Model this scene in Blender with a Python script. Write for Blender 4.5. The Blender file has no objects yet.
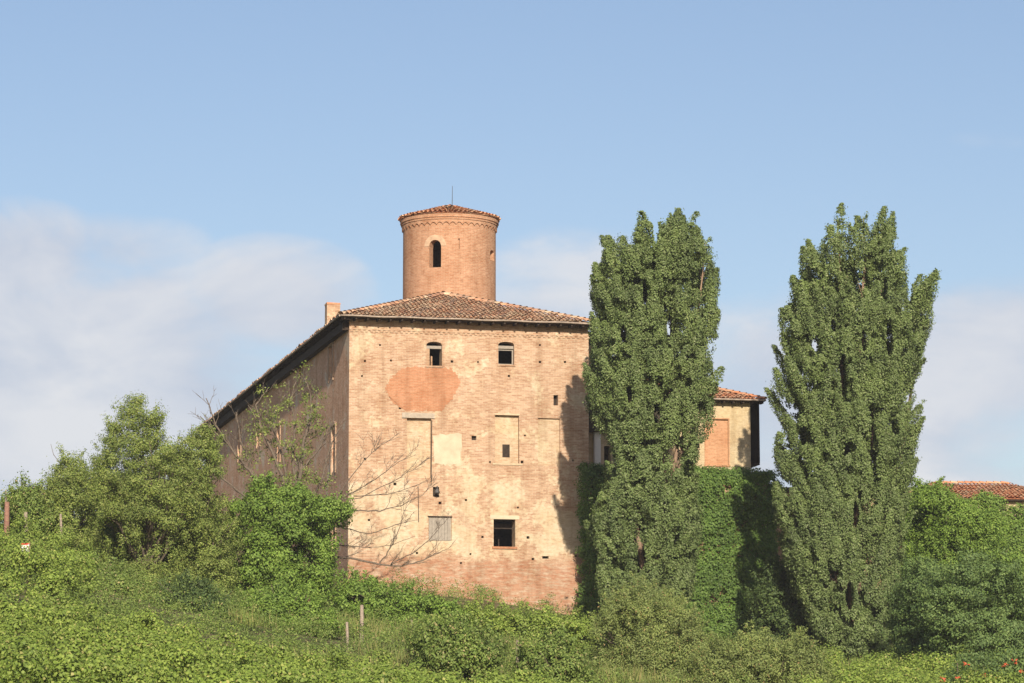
import bpy, math, random
import numpy as np
from mathutils import Vector

# ---------------------------------------------------------------- camera, sky, sun, exposure
S = bpy.context.scene
COL = S.collection
W_, H_, FPX, HORIZON = 1024, 683, 3325.0, 800.0
PITCH = math.atan((HORIZON - H_ / 2) / FPX)
cam_d = bpy.data.cameras.new('camera')
cam = bpy.data.objects.new('camera', cam_d)
COL.objects.link(cam)
cam_d.sensor_width = 36.0
cam_d.lens = FPX / W_ * 36.0
cam_d.clip_start, cam_d.clip_end = 0.5, 20000
cam.location = (0, 0, 0)
cam.rotation_euler = (math.pi / 2 + PITCH, 0, 0)
S.camera = cam

SUN_AZ, SUN_EL = math.radians(6.4), math.radians(24.5)      # light travels away from the camera and a little left
sun_travel = Vector((-math.sin(SUN_AZ) * math.cos(SUN_EL), math.cos(SUN_AZ) * math.cos(SUN_EL), -math.sin(SUN_EL)))
sd = bpy.data.lights.new('sun', 'SUN')
sd.energy, sd.angle, sd.color = 4.8, math.radians(0.53), (1.0, 0.89, 0.74)
so = bpy.data.objects.new('sun', sd)
COL.objects.link(so)
so.rotation_euler = sun_travel.to_track_quat('-Z', 'Y').to_euler()
so.location = (30, -60, 60)

S.view_settings.view_transform = 'Standard'
S.view_settings.look = 'None'
S.view_settings.exposure = 0.52
S.view_settings.gamma = 1.0


def direction(px, py):
    c, s = math.cos(PITCH), math.sin(PITCH)
    x, v = px - W_ / 2, H_ / 2 - py
    return Vector((x, FPX * c - v * s, FPX * s + v * c))


def at(px, py, Y):
    d = direction(px, py)
    return d * (Y / d.y)


def nd(nt, typ, **kw):
    n = nt.nodes.new(typ)
    for k, v in kw.items():
        setattr(n, k, v)
    return n


def mth(nt, op, a, b=None, c=None, clamp=False):
    n = nt.nodes.new('ShaderNodeMath')
    n.operation = op
    n.use_clamp = clamp
    for i, v in enumerate((a, b, c)):
        if v is None:
            continue
        if isinstance(v, (int, float)):
            n.inputs[i].default_value = v
        else:
            nt.links.new(v, n.inputs[i])
    return n.outputs[0]


def mix(nt, fac, a, b, mode='MIX'):
    n = nt.nodes.new('ShaderNodeMix')
    n.data_type = 'RGBA'
    n.blend_type = mode
    for sock, v in ((n.inputs[0], fac), (n.inputs[6], a), (n.inputs[7], b)):
        if isinstance(v, (int, float)):
            sock.default_value = v
        elif isinstance(v, tuple):
            sock.default_value = (*v, 1)
        else:
            nt.links.new(v, sock)
    return n.outputs[2]


def ramp(nt, fac, stops, interp='LINEAR'):
    n = nt.nodes.new('ShaderNodeValToRGB')
    r = n.color_ramp
    r.interpolation = interp
    while len(r.elements) < len(stops):
        r.elements.new(0.5)
    for e, (p, c) in zip(r.elements, stops):
        e.position = p
        e.color = (*c, 1) if isinstance(c, tuple) else (c, c, c, 1)
    nt.links.new(fac, n.inputs[0])
    return n.outputs[0]


def noise(nt, vec, scale, detail=5, rough=0.55, dist=0.0):
    n = nt.nodes.new('ShaderNodeTexNoise')
    n.inputs['Scale'].default_value = scale
    n.inputs['Detail'].default_value = detail
    n.inputs['Roughness'].default_value = rough
    n.inputs['Distortion'].default_value = dist
    nt.links.new(vec, n.inputs['Vector'])
    return n.outputs[0]


def mapping(nt, vec, scale=(1, 1, 1), loc=(0, 0, 0)):
    n = nt.nodes.new('ShaderNodeMapping')
    n.inputs['Scale'].default_value = scale
    n.inputs['Location'].default_value = loc
    nt.links.new(vec, n.inputs['Vector'])
    return n.outputs[0]


wd = bpy.data.worlds.new('World')
S.world = wd
wd.use_nodes = True
nt = wd.node_tree
nt.nodes.clear()
HAZE = 0.00014
SKY_STRENGTH = 0.079
sky = nd(nt, 'ShaderNodeTexSky', sky_type='NISHITA')
sky.sun_disc = False
sky.sun_elevation = SUN_EL
sky.sun_rotation = math.pi - SUN_AZ
sky.air_density, sky.dust_density, sky.ozone_density = 1.0, 1.2, 1.5
tc = nd(nt, 'ShaderNodeTexCoord')
sep = nd(nt, 'ShaderNodeSeparateXYZ')
nt.links.new(tc.outputs['Generated'], sep.inputs[0])
yy = mth(nt, 'MAXIMUM', sep.outputs[1], 0.08)
az = mth(nt, 'DIVIDE', sep.outputs[0], yy)
el = mth(nt, 'DIVIDE', sep.outputs[2], yy)
com = nd(nt, 'ShaderNodeCombineXYZ')
nt.links.new(az, com.inputs[0])
nt.links.new(el, com.inputs[1])
n1 = noise(nt, mapping(nt, com.outputs[0], (13, 26, 1), (3.1, 0.4, 0)), 1.0, 7, 0.58, 0.5)
n2 = noise(nt, mapping(nt, com.outputs[0], (40, 70, 1), (7.7, 2.2, 0)), 1.0, 4, 0.5)
field = None
CLOUDS = [(0, 262, 150, 80, 0.9), (120, 250, 120, 50, 0.6), (70, 390, 300, 185, 1.0), (-120, 350, 330, 190, 1.0), (270, 300, 130, 80, 0.85), (850, 400, 260, 145, 0.85),
          (1010, 350, 190, 100, 0.8), (580, 320, 150, 120, 0.55), (1000, 140, 90, 20, 0.16), (760, 480, 480, 120, 0.7)]
for (cx, cy, rx, ry, wgt) in CLOUDS:
    d = direction(cx, cy)
    a0, e0 = d.x / d.y, d.z / d.y
    p = mth(nt, 'POWER', mth(nt, 'DIVIDE', mth(nt, 'SUBTRACT', az, a0), rx / FPX), 2.0)
    q = mth(nt, 'POWER', mth(nt, 'DIVIDE', mth(nt, 'SUBTRACT', el, e0), ry / FPX), 2.0)
    v = mth(nt, 'MULTIPLY', mth(nt, 'SUBTRACT', 1.0, mth(nt, 'ADD', p, q), clamp=True), wgt)
    field = v if field is None else mth(nt, 'MAXIMUM', field, v)
dens = mth(nt, 'ADD', mth(nt, 'MULTIPLY', field, 1.25),
           mth(nt, 'ADD', mth(nt, 'MULTIPLY', mth(nt, 'SUBTRACT', n1, 0.5), 1.5), mth(nt, 'MULTIPLY', mth(nt, 'SUBTRACT', n2, 0.5), 0.6)))
dens = mth(nt, 'MULTIPLY', dens, mth(nt, 'MULTIPLY', field, 4.0, clamp=True))
mr = nd(nt, 'ShaderNodeMapRange', interpolation_type='SMOOTHSTEP')
nt.links.new(dens, mr.inputs[0])
mr.inputs[1].default_value, mr.inputs[2].default_value = 0.12, 0.95
mr.inputs[3].default_value, mr.inputs[4].default_value = 0.0, 0.9
CLOUD_LUM = 1.0 / SKY_STRENGTH
cloud_col = ramp(nt, n1, [(0.36, (0.48, 0.53, 0.63)), (0.64, (0.67, 0.68, 0.71))])
cloud_scaled = mix(nt, 1.0, cloud_col, (CLOUD_LUM * 0.79, CLOUD_LUM * 0.785, CLOUD_LUM * 0.785), 'MULTIPLY')
SKY_TINT = (1.06, 1.01, 1.05)
skyc = mix(nt, 1.0, sky.outputs[0], SKY_TINT, 'MULTIPLY')
bgc = mix(nt, mr.outputs[0], skyc, cloud_scaled)
bg = nd(nt, 'ShaderNodeBackground')
nt.links.new(bgc, bg.inputs[0])
bg.inputs[1].default_value = SKY_STRENGTH
wo = nd(nt, 'ShaderNodeOutputWorld')
nt.links.new(bg.outputs[0], wo.inputs[0])

# ---------------------------------------------------------------- helpers
rng = np.random.default_rng(7)
random.seed(7)


def tag(o, label=None, cat=None, group=None, kind=None):
    if label: o['label'] = label
    if cat: o['category'] = cat
    if group: o['group'] = group
    if kind: o['kind'] = kind
    return o


def thing(name, loc, label, cat, group=None, rz=0.0):
    o = bpy.data.objects.new(name, None)
    COL.objects.link(o)
    o.empty_display_size = 0.5
    o.location = loc
    o.rotation_euler = (0, 0, rz)
    return tag(o, label, cat, group)


class MB:
    """collects quads / polygons with uv in metres"""
    def __init__(self):
        self.v, self.f, self.uv, self.mi, self.sm = [], [], [], [], []

    def poly(self, pts, uvs=None, mi=0, smooth=False):
        b = len(self.v)
        self.v += [tuple(p) for p in pts]
        self.f.append(tuple(range(b, b + len(pts))))
        self.uv.append(uvs if uvs else [(p[0] + p[1], p[2]) for p in pts])
        self.mi.append(mi)
        self.sm.append(smooth)

    def box(self, x0, x1, y0, y1, z0, z1, mi=0):
        c = [(x0, y0, z0), (x1, y0, z0), (x1, y1, z0), (x0, y1, z0), (x0, y0, z1), (x1, y0, z1), (x1, y1, z1), (x0, y1, z1)]
        for f in ((0, 1, 5, 4), (1, 2, 6, 5), (2, 3, 7, 6), (3, 0, 4, 7), (4, 5, 6, 7), (3, 2, 1, 0)):
            self.poly([c[i] for i in f], mi=mi)

    def rough_box(self, x0, x1, y0, y1, z0, z1, j=0.01, mi=0):
        c = [(x0, y0, z0), (x1, y0, z0), (x1, y1, z0), (x0, y1, z0), (x0, y0, z1), (x1, y0, z1), (x1, y1, z1), (x0, y1, z1)]
        c = [tuple(a + random.uniform(-j, j) for a in p) for p in c]
        for f in ((0, 1, 5, 4), (1, 2, 6, 5), (2, 3, 7, 6), (3, 0, 4, 7), (4, 5, 6, 7), (3, 2, 1, 0)):
            self.poly([c[i] for i in f], mi=mi)

    def tube(self, pts, radii, n=7, mi=0):
        pts = [Vector(p) for p in pts]
        rings = []
        u = None
        for i, p in enumerate(pts):
            t = (pts[min(i + 1, len(pts) - 1)] - pts[max(i - 1, 0)]).normalized()
            if u is None:
                u = t.orthogonal().normalized()
            else:
                u = (u - t * u.dot(t))
                u = u.normalized() if u.length > 1e-6 else t.orthogonal().normalized()
            w = t.cross(u)
            r = radii[i] if isinstance(radii, (list, tuple)) else radii
            rings.append([p + (u * math.cos(2 * math.pi * k / n) + w * math.sin(2 * math.pi * k / n)) * r for k in range(n)])
        b = len(self.v)
        for r in rings:
            self.v += [tuple(q) for q in r]
        for i in range(len(rings) - 1):
            for k in range(n):
                a, c = b + i * n + k, b + i * n + (k + 1) % n
                self.f.append((a, c, c + n, a + n))
                self.uv.append([(0, 0)] * 4)
                self.mi.append(mi)
                self.sm.append(True)
        for e in (0, len(rings) - 1):
            self.f.append(tuple(b + e * n + k for k in range(n)))
            self.uv.append([(0, 0)] * n)
            self.mi.append(mi)
            self.sm.append(False)

    def build(self, name, mats, parent=None, loc=None):
        me = bpy.data.meshes.new(name)
        me.from_pydata(self.v, [], self.f)
        uvl = me.uv_layers.new(name='UVMap')
        flat = [c for f in self.uv for p in f for c in p]
        uvl.data.foreach_set('uv', flat)
        for m in (mats if isinstance(mats, (list, tuple)) else [mats]):
            me.materials.append(m)
        me.polygons.foreach_set('material_index', self.mi)
        me.polygons.foreach_set('use_smooth', self.sm)
        me.update()
        o = bpy.data.objects.new(name, me)
        COL.objects.link(o)
        if parent: o.parent = parent
        if loc: o.location = loc
        return o


# ---------------------------------------------------------------- materials
def newmat(name, rough=0.9, spec=0.2):
    m = bpy.data.materials.new(name)
    m.use_nodes = True
    t = m.node_tree
    b = t.nodes['Principled BSDF']
    b.inputs['Roughness'].default_value = rough
    b.inputs['Specular IOR Level'].default_value = spec
    return m, t, b


def setcol(t, b, c):
    if isinstance(c, tuple):
        b.inputs['Base Color'].default_value = (*c, 1)
    else:
        t.links.new(c, b.inputs['Base Color'])


def bump(t, b, h, strength=0.4, dist=0.02):
    n = nd(t, 'ShaderNodeBump')
    n.inputs['Strength'].default_value = strength
    n.inputs['Distance'].default_value = dist
    t.links.new(h, n.inputs['Height'])
    t.links.new(n.outputs[0], b.inputs['Normal'])


def plain(name, col, rough=0.9, var=0.25, scale=6.0, spec=0.2):
    m, t, b = newmat(name, rough, spec)
    c = nd(t, 'ShaderNodeTexCoord').outputs['Object']
    n = noise(t, c, scale, 6, 0.6)
    lo = tuple(x * (1 - var) for x in col)
    hi = tuple(min(1, x * (1 + var)) for x in col)
    setcol(t, b, ramp(t, n, [(0.3, lo), (0.7, hi)]))
    bump(t, b, n, 0.3, 0.02)
    return m


def leafmat(name, stops, trans=0.18, rough=0.6, var=0.3, spec=0.25):
    m, t, b = newmat(name, rough, spec)
    g = nd(t, 'ShaderNodeNewGeometry')
    c = ramp(t, g.outputs['Random Per Island'], stops)
    co = nd(t, 'ShaderNodeTexCoord').outputs['Object']
    n = noise(t, co, 0.7, 3)
    k = ramp(t, n, [(0.3, (1 - var, 1 - var, 1 - var)), (0.7, (1 + var * 0.6, 1 + var * 0.5, 1.0))])
    c = mix(t, 1.0, c, k, 'MULTIPLY')
    setcol(t, b, c)
    tr = nd(t, 'ShaderNodeBsdfTranslucent')
    t.links.new(mix(t, 1.0, c, (1.25, 1.3, 0.6), 'MULTIPLY'), tr.inputs[0])
    ms = nd(t, 'ShaderNodeMixShader')
    ms.inputs[0].default_value = trans
    t.links.new(b.outputs[0], ms.inputs[1])
    t.links.new(tr.outputs[0], ms.inputs[2])
    t.links.new(ms.outputs[0], t.nodes['Material Output'].inputs[0])
    return m


def sm(t, v, lo, hi):
    n = nd(t, 'ShaderNodeMapRange', interpolation_type='SMOOTHSTEP')
    t.links.new(v, n.inputs[0])
    n.inputs[1].default_value, n.inputs[2].default_value = lo, hi
    return n.outputs[0]


def brickmat(name, b1, b2, mortar, plaster, wear_lo, wear_hi, base_v=None, band=None, tint=1.0, base_cols=((0.36, 0.15, 0.08), (0.45, 0.24, 0.14))):
    """old brickwork with the remains of a plaster coat; u,v in metres from the UV map"""
    m, t, b = newmat(name, 0.93, 0.15)
    uv = nd(t, 'ShaderNodeUVMap').outputs[0]
    wob = noise(t, uv, 1.3, 3)
    wv = nd(t, 'ShaderNodeVectorMath', operation='MULTIPLY_ADD')
    cw = nd(t, 'ShaderNodeCombineXYZ')
    t.links.new(wob, cw.inputs[1])
    t.links.new(cw.outputs[0], wv.inputs[0])
    wv.inputs[1].default_value = (0.05, 0.05, 0)
    t.links.new(uv, wv.inputs[2])
    br = nd(t, 'ShaderNodeTexBrick')
    t.links.new(wv.outputs[0], br.inputs['Vector'])
    br.inputs['Scale'].default_value = 1.0
    br.inputs['Brick Width'].default_value = 0.29
    br.inputs['Row Height'].default_value = 0.085
    br.inputs['Mortar Size'].default_value = 0.012
    br.inputs['Mortar Smooth'].default_value = 0.3
    br.inputs['Color1'].default_value = (*b1, 1)
    br.inputs['Color2'].default_value = (*b2, 1)
    br.inputs['Mortar'].default_value = (*mortar, 1)
    fine = noise(t, uv, 5.0, 6, 0.65)
    mid = noise(t, uv, 0.55, 6, 0.6, 0.5)
    mid2 = noise(t, mapping(t, uv, (1, 1, 1), (31, 17, 0)), 0.9, 7, 0.65, 0.3)
    c = br.outputs['Color']
    sepuv = nd(t, 'ShaderNodeSeparateXYZ')
    t.links.new(uv, sepuv.inputs[0])
    V = sepuv.outputs[1]
    if base_v is not None:
        wobbed = mth(t, 'ADD', V, mth(t, 'MULTIPLY', mth(t, 'SUBTRACT', mid2, 0.5), 1.6))
        low = mth(t, 'SUBTRACT', 1.0, sm(t, wobbed, base_v - 0.25, base_v + 0.3))
        bc = ramp(t, noise(t, mapping(t, uv, (1.6, 6.0, 1)), 1.0, 6, 0.7), [(0.34, (0.20, 0.10, 0.065)), (0.44, (0.36, 0.16, 0.09)), (0.52, (0.33, 0.20, 0.13)), (0.58, (0.38, 0.27, 0.19)), (0.66, (0.46, 0.37, 0.28))])
        bc = mix(t, 0.3, bc, br.outputs['Color'])
        c = mix(t, low, c, bc)
    # patches of warmer and paler brick
    c = mix(t, 1.0, c, ramp(t, mid2, [(0.3, (0.84, 0.76, 0.70)), (0.5, (1, 1, 1)), (0.7, (1.10, 1.13, 1.18))]), 'MULTIPLY')
    pm = mth(t, 'ADD', mid, mth(t, 'MULTIPLY', mth(t, 'SUBTRACT', fine, 0.5), 0.45))
    if band:
        z0, z1, amt = band
        inb = mth(t, 'MULTIPLY', sm(t, V, z0 - 1.0, z0 + 0.6), mth(t, 'SUBTRACT', 1.0, sm(t, V, z1 - 0.8, z1 + 1.2)))
        pm = mth(t, 'ADD', pm, mth(t, 'MULTIPLY', inb, amt))
    pl = sm(t, pm, wear_lo, wear_hi)
    if base_v is not None:
        pl = mth(t, 'MULTIPLY', pl, mth(t, 'SUBTRACT', 1.0, mth(t, 'MULTIPLY', low, 0.8)))
    pcol = mix(t, 1.0, ramp(t, fine, [(0.3, tuple(x * 0.86 for x in plaster)), (0.7, tuple(x * 1.06 for x in plaster))]),
               ramp(t, mid2, [(0.35, (0.92, 0.84, 0.74)), (0.65, (1.03, 1.03, 1.03))]), 'MULTIPLY')
    c = mix(t, pl, c, pcol)
    # vertical run-off stains
    gr = noise(t, mapping(t, uv, (3.4, 9.0, 1), (5, 9, 0)), 1.0, 4, 0.7)
    c = mix(t, 1.0, c, ramp(t, gr, [(0.32, (0.82, 0.76, 0.71)), (0.5, (1, 1, 1)), (0.68, (1.10, 1.11, 1.12))]), 'MULTIPLY')
    st = noise(t, mapping(t, uv, (1.5, 0.12, 1)), 1.0, 5, 0.6)
    c = mix(t, 1.0, c, ramp(t, st, [(0.32, (0.80, 0.77, 0.74)), (0.5, (1, 1, 1))]), 'MULTIPLY')
    sp = noise(t, uv, 2.2, 8, 0.75)
    c = mix(t, 1.0, c, ramp(t, sp, [(0.30, (0.70, 0.64, 0.58)), (0.43, (1, 1, 1))]), 'MULTIPLY')
    setcol(t, b, c)
    hgt = mth(t, 'ADD', mth(t, 'MULTIPLY', mth(t, 'SUBTRACT', 1.0, br.outputs['Fac']), mth(t, 'SUBTRACT', 1.0, pl)), mth(t, 'ADD', fine, pl))
    bump(t, b, hgt, 0.55, 0.02)
    return m


def tilemat(name, cols):
    m, t, b = newmat(name, 0.9, 0.2)
    g = nd(t, 'ShaderNodeNewGeometry')
    n = len(cols)
    c = ramp(t, g.outputs['Random Per Island'], [(i / n, x) for i, x in enumerate(cols)], 'CONSTANT')
    co = nd(t, 'ShaderNodeTexCoord').outputs['Object']
    nn = noise(t, co, 1.1, 6, 0.65)
    c = mix(t, ramp(t, nn, [(0.45, 0.0), (0.72, 0.75)]), c, (0.40, 0.32, 0.22))
    c = mix(t, 1.0, c, ramp(t, noise(t, co, 9, 5, 0.6), [(0.3, (0.75, 0.75, 0.75)), (0.7, (1.15, 1.15, 1.15))]), 'MULTIPLY')
    setcol(t, b, c)
    return m


M = {}
M['front'] = brickmat('castle_front_brick', (0.335, 0.192, 0.115), (0.478, 0.326, 0.214), (0.450, 0.355, 0.255), (0.510, 0.425, 0.305), 0.535, 0.66,
                      base_v=3.2, band=(3.6, 7.4, 0.15))
M['infill'] = brickmat('pale_infill', (0.40, 0.27, 0.165), (0.49, 0.37, 0.245), (0.47, 0.38, 0.27), (0.50, 0.42, 0.29), 0.49, 0.63)
M['side'] = brickmat('castle_side_brick', (0.50, 0.25, 0.145), (0.62, 0.37, 0.24), (0.58, 0.45, 0.32), (0.62, 0.54, 0.44), 0.52, 0.68)
M['tower'] = brickmat('tower_brick', (0.357, 0.174, 0.095), (0.423, 0.232, 0.137), (0.415, 0.290, 0.195), (0.481, 0.382, 0.274), 0.66, 0.80)
M['patch'] = brickmat('new_brick', (0.394, 0.175, 0.091), (0.416, 0.204, 0.112), (0.402, 0.243, 0.146), (0.423, 0.257, 0.154), 0.9, 1.0)
M['dim_brick'] = brickmat('old_wall_brick', (0.34, 0.2, 0.12), (0.42, 0.27, 0.17), (0.4, 0.3, 0.2), (0.5, 0.4, 0.28), 0.6, 0.75)
M['plaster'] = plain('cream_plaster', (0.47, 0.40, 0.285), var=0.16, scale=1.6)
M['yellow'] = brickmat('yellow_plaster', (0.465, 0.373, 0.232), (0.490, 0.394, 0.249), (0.465, 0.373, 0.241), (0.506, 0.423, 0.274), 0.40, 0.55)
M['orange'] = brickmat('orange_infill', (0.43, 0.22, 0.115), (0.49, 0.265, 0.145), (0.46, 0.28, 0.17), (0.50, 0.31, 0.19), 0.6, 0.75)
M['stone'] = plain('grey_stone', (0.365, 0.307, 0.241), var=0.2, scale=5)
M['pale'] = plain('pale_plaster_surround', (0.481, 0.365, 0.241), var=0.14, scale=6)
M['side_trim'] = plain('worn_brick_surround', (0.36, 0.25, 0.17), var=0.3, scale=4)
M['side_trim2'] = plain('dusty_brick_ring', (0.42, 0.29, 0.19), var=0.2, scale=4)
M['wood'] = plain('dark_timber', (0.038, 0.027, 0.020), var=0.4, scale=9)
M['shutter'] = plain('weathered_shutter', (0.282, 0.249, 0.207), var=0.15, scale=8)
M['post'] = plain('weathered_post', (0.26, 0.21, 0.16), var=0.3, scale=14)
M['rust'] = plain('rusty_metal', (0.22, 0.12, 0.085), var=0.3, scale=14)
M['white'] = plain('white_paint', (0.664, 0.647, 0.614), var=0.05)
M['red'] = plain('red_paint', (0.5, 0.06, 0.04), var=0.1)
M['gutter'] = plain('dull_gutter', (0.30, 0.24, 0.19), var=0.35, scale=2.5, rough=0.6)
M['iron'] = plain('dark_iron', (0.08, 0.075, 0.07), var=0.2, rough=0.5)
M['tiles'] = tilemat('old_roof_tiles', [(0.496, 0.268, 0.160), (0.590, 0.354, 0.218), (0.401, 0.220, 0.141), (0.661, 0.464, 0.307), (0.543, 0.390, 0.256), (0.578, 0.305, 0.179), (0.319, 0.207, 0.154)])
M['tiles2'] = tilemat('red_roof_tiles', [(0.555, 0.232, 0.115), (0.614, 0.293, 0.154), (0.484, 0.207, 0.109), (0.590, 0.366, 0.218), (0.519, 0.256, 0.141)])
M['bark'] = plain('grey_bark', (0.125, 0.098, 0.074), var=0.35, scale=10)
M['pbark'] = plain('poplar_bark', (0.24, 0.165, 0.115), var=0.35, scale=8)
M['poplar'] = leafmat('poplar_leaf', [(0.0, (0.090, 0.135, 0.042)), (0.45, (0.135, 0.190, 0.064)), (0.8, (0.170, 0.225, 0.090)), (1.0, (0.22, 0.26, 0.13))])
M['acacia'] = leafmat('acacia_leaf', [(0.0, (0.105, 0.158, 0.034)), (0.5, (0.178, 0.240, 0.056)), (1.0, (0.27, 0.30, 0.100))])
M['ivy'] = leafmat('ivy_leaf', [(0.0, (0.080, 0.145, 0.024)), (0.5, (0.135, 0.225, 0.038)), (1.0, (0.21, 0.30, 0.065))])
M['wallivy'] = leafmat('wall_ivy_leaf', [(0.0, (0.060, 0.115, 0.024)), (0.5, (0.100, 0.178, 0.036)), (1.0, (0.15, 0.23, 0.055))])
M['vine'] = leafmat('vine_leaf', [(0.0, (0.110, 0.172, 0.028)), (0.5, (0.180, 0.258, 0.046)), (0.93, (0.25, 0.32, 0.072)), (1.0, (0.36, 0.34, 0.13))])
M['under'] = leafmat('undergrowth_leaf', [(0.0, (0.090, 0.145, 0.032)), (0.5, (0.150, 0.220, 0.050)), (0.94, (0.21, 0.265, 0.075)), (1.0, (0.36, 0.29, 0.16))])
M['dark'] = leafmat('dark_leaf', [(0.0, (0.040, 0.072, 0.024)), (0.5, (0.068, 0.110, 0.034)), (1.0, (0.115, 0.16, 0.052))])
M['locust'] = leafmat('locust_leaf', [(0.0, (0.070, 0.122, 0.040)), (0.5, (0.115, 0.182, 0.058)), (1.0, (0.16, 0.225, 0.075))])
M['olive'] = leafmat('olive_leaf', [(0.0, (0.125, 0.172, 0.050)), (0.5, (0.195, 0.248, 0.078)), (0.96, (0.255, 0.30, 0.11)), (1.0, (0.36, 0.23, 0.12))])
M['flower'] = plain('orange_red_flower', (0.42, 0.085, 0.035), var=0.2, rough=0.6)

# ---------------------------------------------------------------- ground
CTRL = [(-300, 690, 80), (-300, 610, 112), (-300, 545, 150), (-300, 540, 200), (0, 712, 80), (0, 630, 112), (0, 580, 130), (0, 540, 150), (0, 535, 175), (0, 540, 230),
        (170, 730, 80), (170, 665, 114), (170, 612, 150), (170, 595, 175), (340, 745, 80), (340, 690, 114), (340, 628, 150), (345, 590, 172),
        (520, 780, 80), (520, 725, 114), (520, 655, 150), (470, 600, 174), (575, 616, 177), (690, 800, 80), (690, 715, 125), (690, 672, 160), (690, 645, 177),
        (850, 815, 80), (850, 722, 125), (850, 672, 160), (850, 645, 180), (1024, 815, 80), (1024, 715, 120), (1024, 668, 160), (1024, 640, 190),
        (1400, 815, 80), (1400, 710, 125), (1400, 660, 165)]
cp = [tuple(at(*c)) for c in CTRL] + [(-40, 0, -1.9), (0, 0, -1.7), (40, 0, -1.9), (-30, 35, -1.6), (0, 35, -1.6), (30, 35, -1.9), (-40, 250, 11.5), (0, 250, 11), (45, 250, 9.5)]
cp = np.array(cp)


def tps_k(d2):
    return np.where(d2 > 0, d2 * np.log(d2 + 1e-12), 0.0)


n_ = len(cp)
A_ = np.zeros((n_ + 3, n_ + 3))
A_[:n_, :n_] = tps_k(((cp[:, None, :2] - cp[None, :, :2]) ** 2).sum(-1)) + np.eye(n_) * 30.0
A_[:n_, n_] = 1
A_[:n_, n_ + 1:] = cp[:, :2]
A_[n_:, :n_] = A_[:n_, n_:].T
sol_ = np.linalg.solve(A_, np.concatenate([cp[:, 2], np.zeros(3)]))


def ground_z(x, y):
    x, y = np.asarray(x, float), np.asarray(y, float)
    d2 = (x[..., None] - cp[:, 0]) ** 2 + (y[..., None] - cp[:, 1]) ** 2
    z = tps_k(d2) @ sol_[:n_] + sol_[n_] + sol_[n_ + 1] * x + sol_[n_ + 2] * y
    w = np.clip(1 - (np.maximum(np.abs(x) - 70, 0) / 120), 0, 1) * np.clip(1 - np.maximum(y - 250, 0) / 150, 0, 1) * np.clip(1 - np.maximum(-y, 0) / 60, 0, 1)
    w = w * w * (3 - 2 * w)
    return z * w + (1 - w) * -3.0


def gz(x, y):
    return float(ground_z(np.array([x]), np.array([y]))[0])


gm, gt, gb = newmat('hill_soil_and_grass', 0.95, 0.1)
gc = nd(gt, 'ShaderNodeTexCoord').outputs['Object']
setcol(gt, gb, mix(gt, ramp(gt, noise(gt, gc, 0.35, 7, 0.65), [(0.40, 0.0), (0.62, 1.0)]),
                   ramp(gt, noise(gt, gc, 3.0, 6, 0.7), [(0.3, (0.045, 0.068, 0.018)), (0.7, (0.10, 0.13, 0.035))]), (0.17, 0.13, 0.08)))
bump(gt, gb, noise(gt, gc, 2.5, 6, 0.7), 0.6, 0.1)


def axis(segs):
    out = []
    for a, b, s in segs:
        out += list(np.arange(a, b, s))
    out.append(segs[-1][1])
    return np.array(out)


gx = axis([(-3000, -300, 300), (-300, -80, 20), (-80, 80, 1.6), (80, 300, 20), (300, 3000, 300)])
gy = axis([(-600, -60, 90), (-60, 60, 8), (60, 200, 1.4), (200, 420, 10), (420, 6000, 400)])
GX, GY = np.meshgrid(gx, gy)
GZ = ground_z(GX.ravel(), GY.ravel())
me = bpy.data.meshes.new('ground')
nx, ny = len(gx), len(gy)
fs = [(j * nx + i, j * nx + i + 1, (j + 1) * nx + i + 1, (j + 1) * nx + i) for j in range(ny - 1) for i in range(nx - 1)]
me.from_pydata(np.stack([GX.ravel(), GY.ravel(), GZ], 1).tolist(), [], fs)
me.materials.append(gm)
me.polygons.foreach_set('use_smooth', [True] * len(me.polygons))
go = bpy.data.objects.new('ground', me)
COL.objects.link(go)
go['kind'] = 'structure'

# ---------------------------------------------------------------- summer haze
hm = bpy.data.materials.new('haze_air')
hm.use_nodes = True
ht = hm.node_tree
ht.nodes.clear()
pv = nd(ht, 'ShaderNodeVolumePrincipled')
pv.inputs['Color'].default_value = (0.93, 0.95, 1.0, 1)
pv.inputs['Density'].default_value = HAZE
ho = nd(ht, 'ShaderNodeOutputMaterial')
ht.links.new(pv.outputs[0], ho.inputs['Volume'])
hb = MB()
hb.box(-3100, 3100, -700, 6100, float(GZ.min()) - 1.0, 37.0)
haze = hb.build('haze', hm)
haze['kind'] = 'stuff'

# ---------------------------------------------------------------- castle frame
TH = math.radians(13.0)
EX, EY = Vector((math.cos(TH), math.sin(TH), 0)), Vector((-math.sin(TH), math.cos(TH), 0))
C0 = at(349.5, 318, 175.0)
ZB = 9.4
ORG = Vector((C0.x, C0.y, ZB))


def loc_plane(px, py, yl=0.0):
    """photo point -> castle coordinates (x along the front, z above the base) on the plane y = yl"""
    d = direction(px, py)
    t = (ORG.dot(EY) + yl) / d.dot(EY)
    p = d * t - ORG
    return p.dot(EX), p.z


def to_local(p):
    q = Vector(p) - ORG
    return Vector((q.dot(EX), q.dot(EY), q.z))


def rect_px(x0, y0, x1, y1, yl=0.0):
    a, b = loc_plane(x0, y0, yl), loc_plane(x1, y1, yl)
    return min(a[0], b[0]), max(a[0], b[0]), min(a[1], b[1]), max(a[1], b[1])


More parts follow.
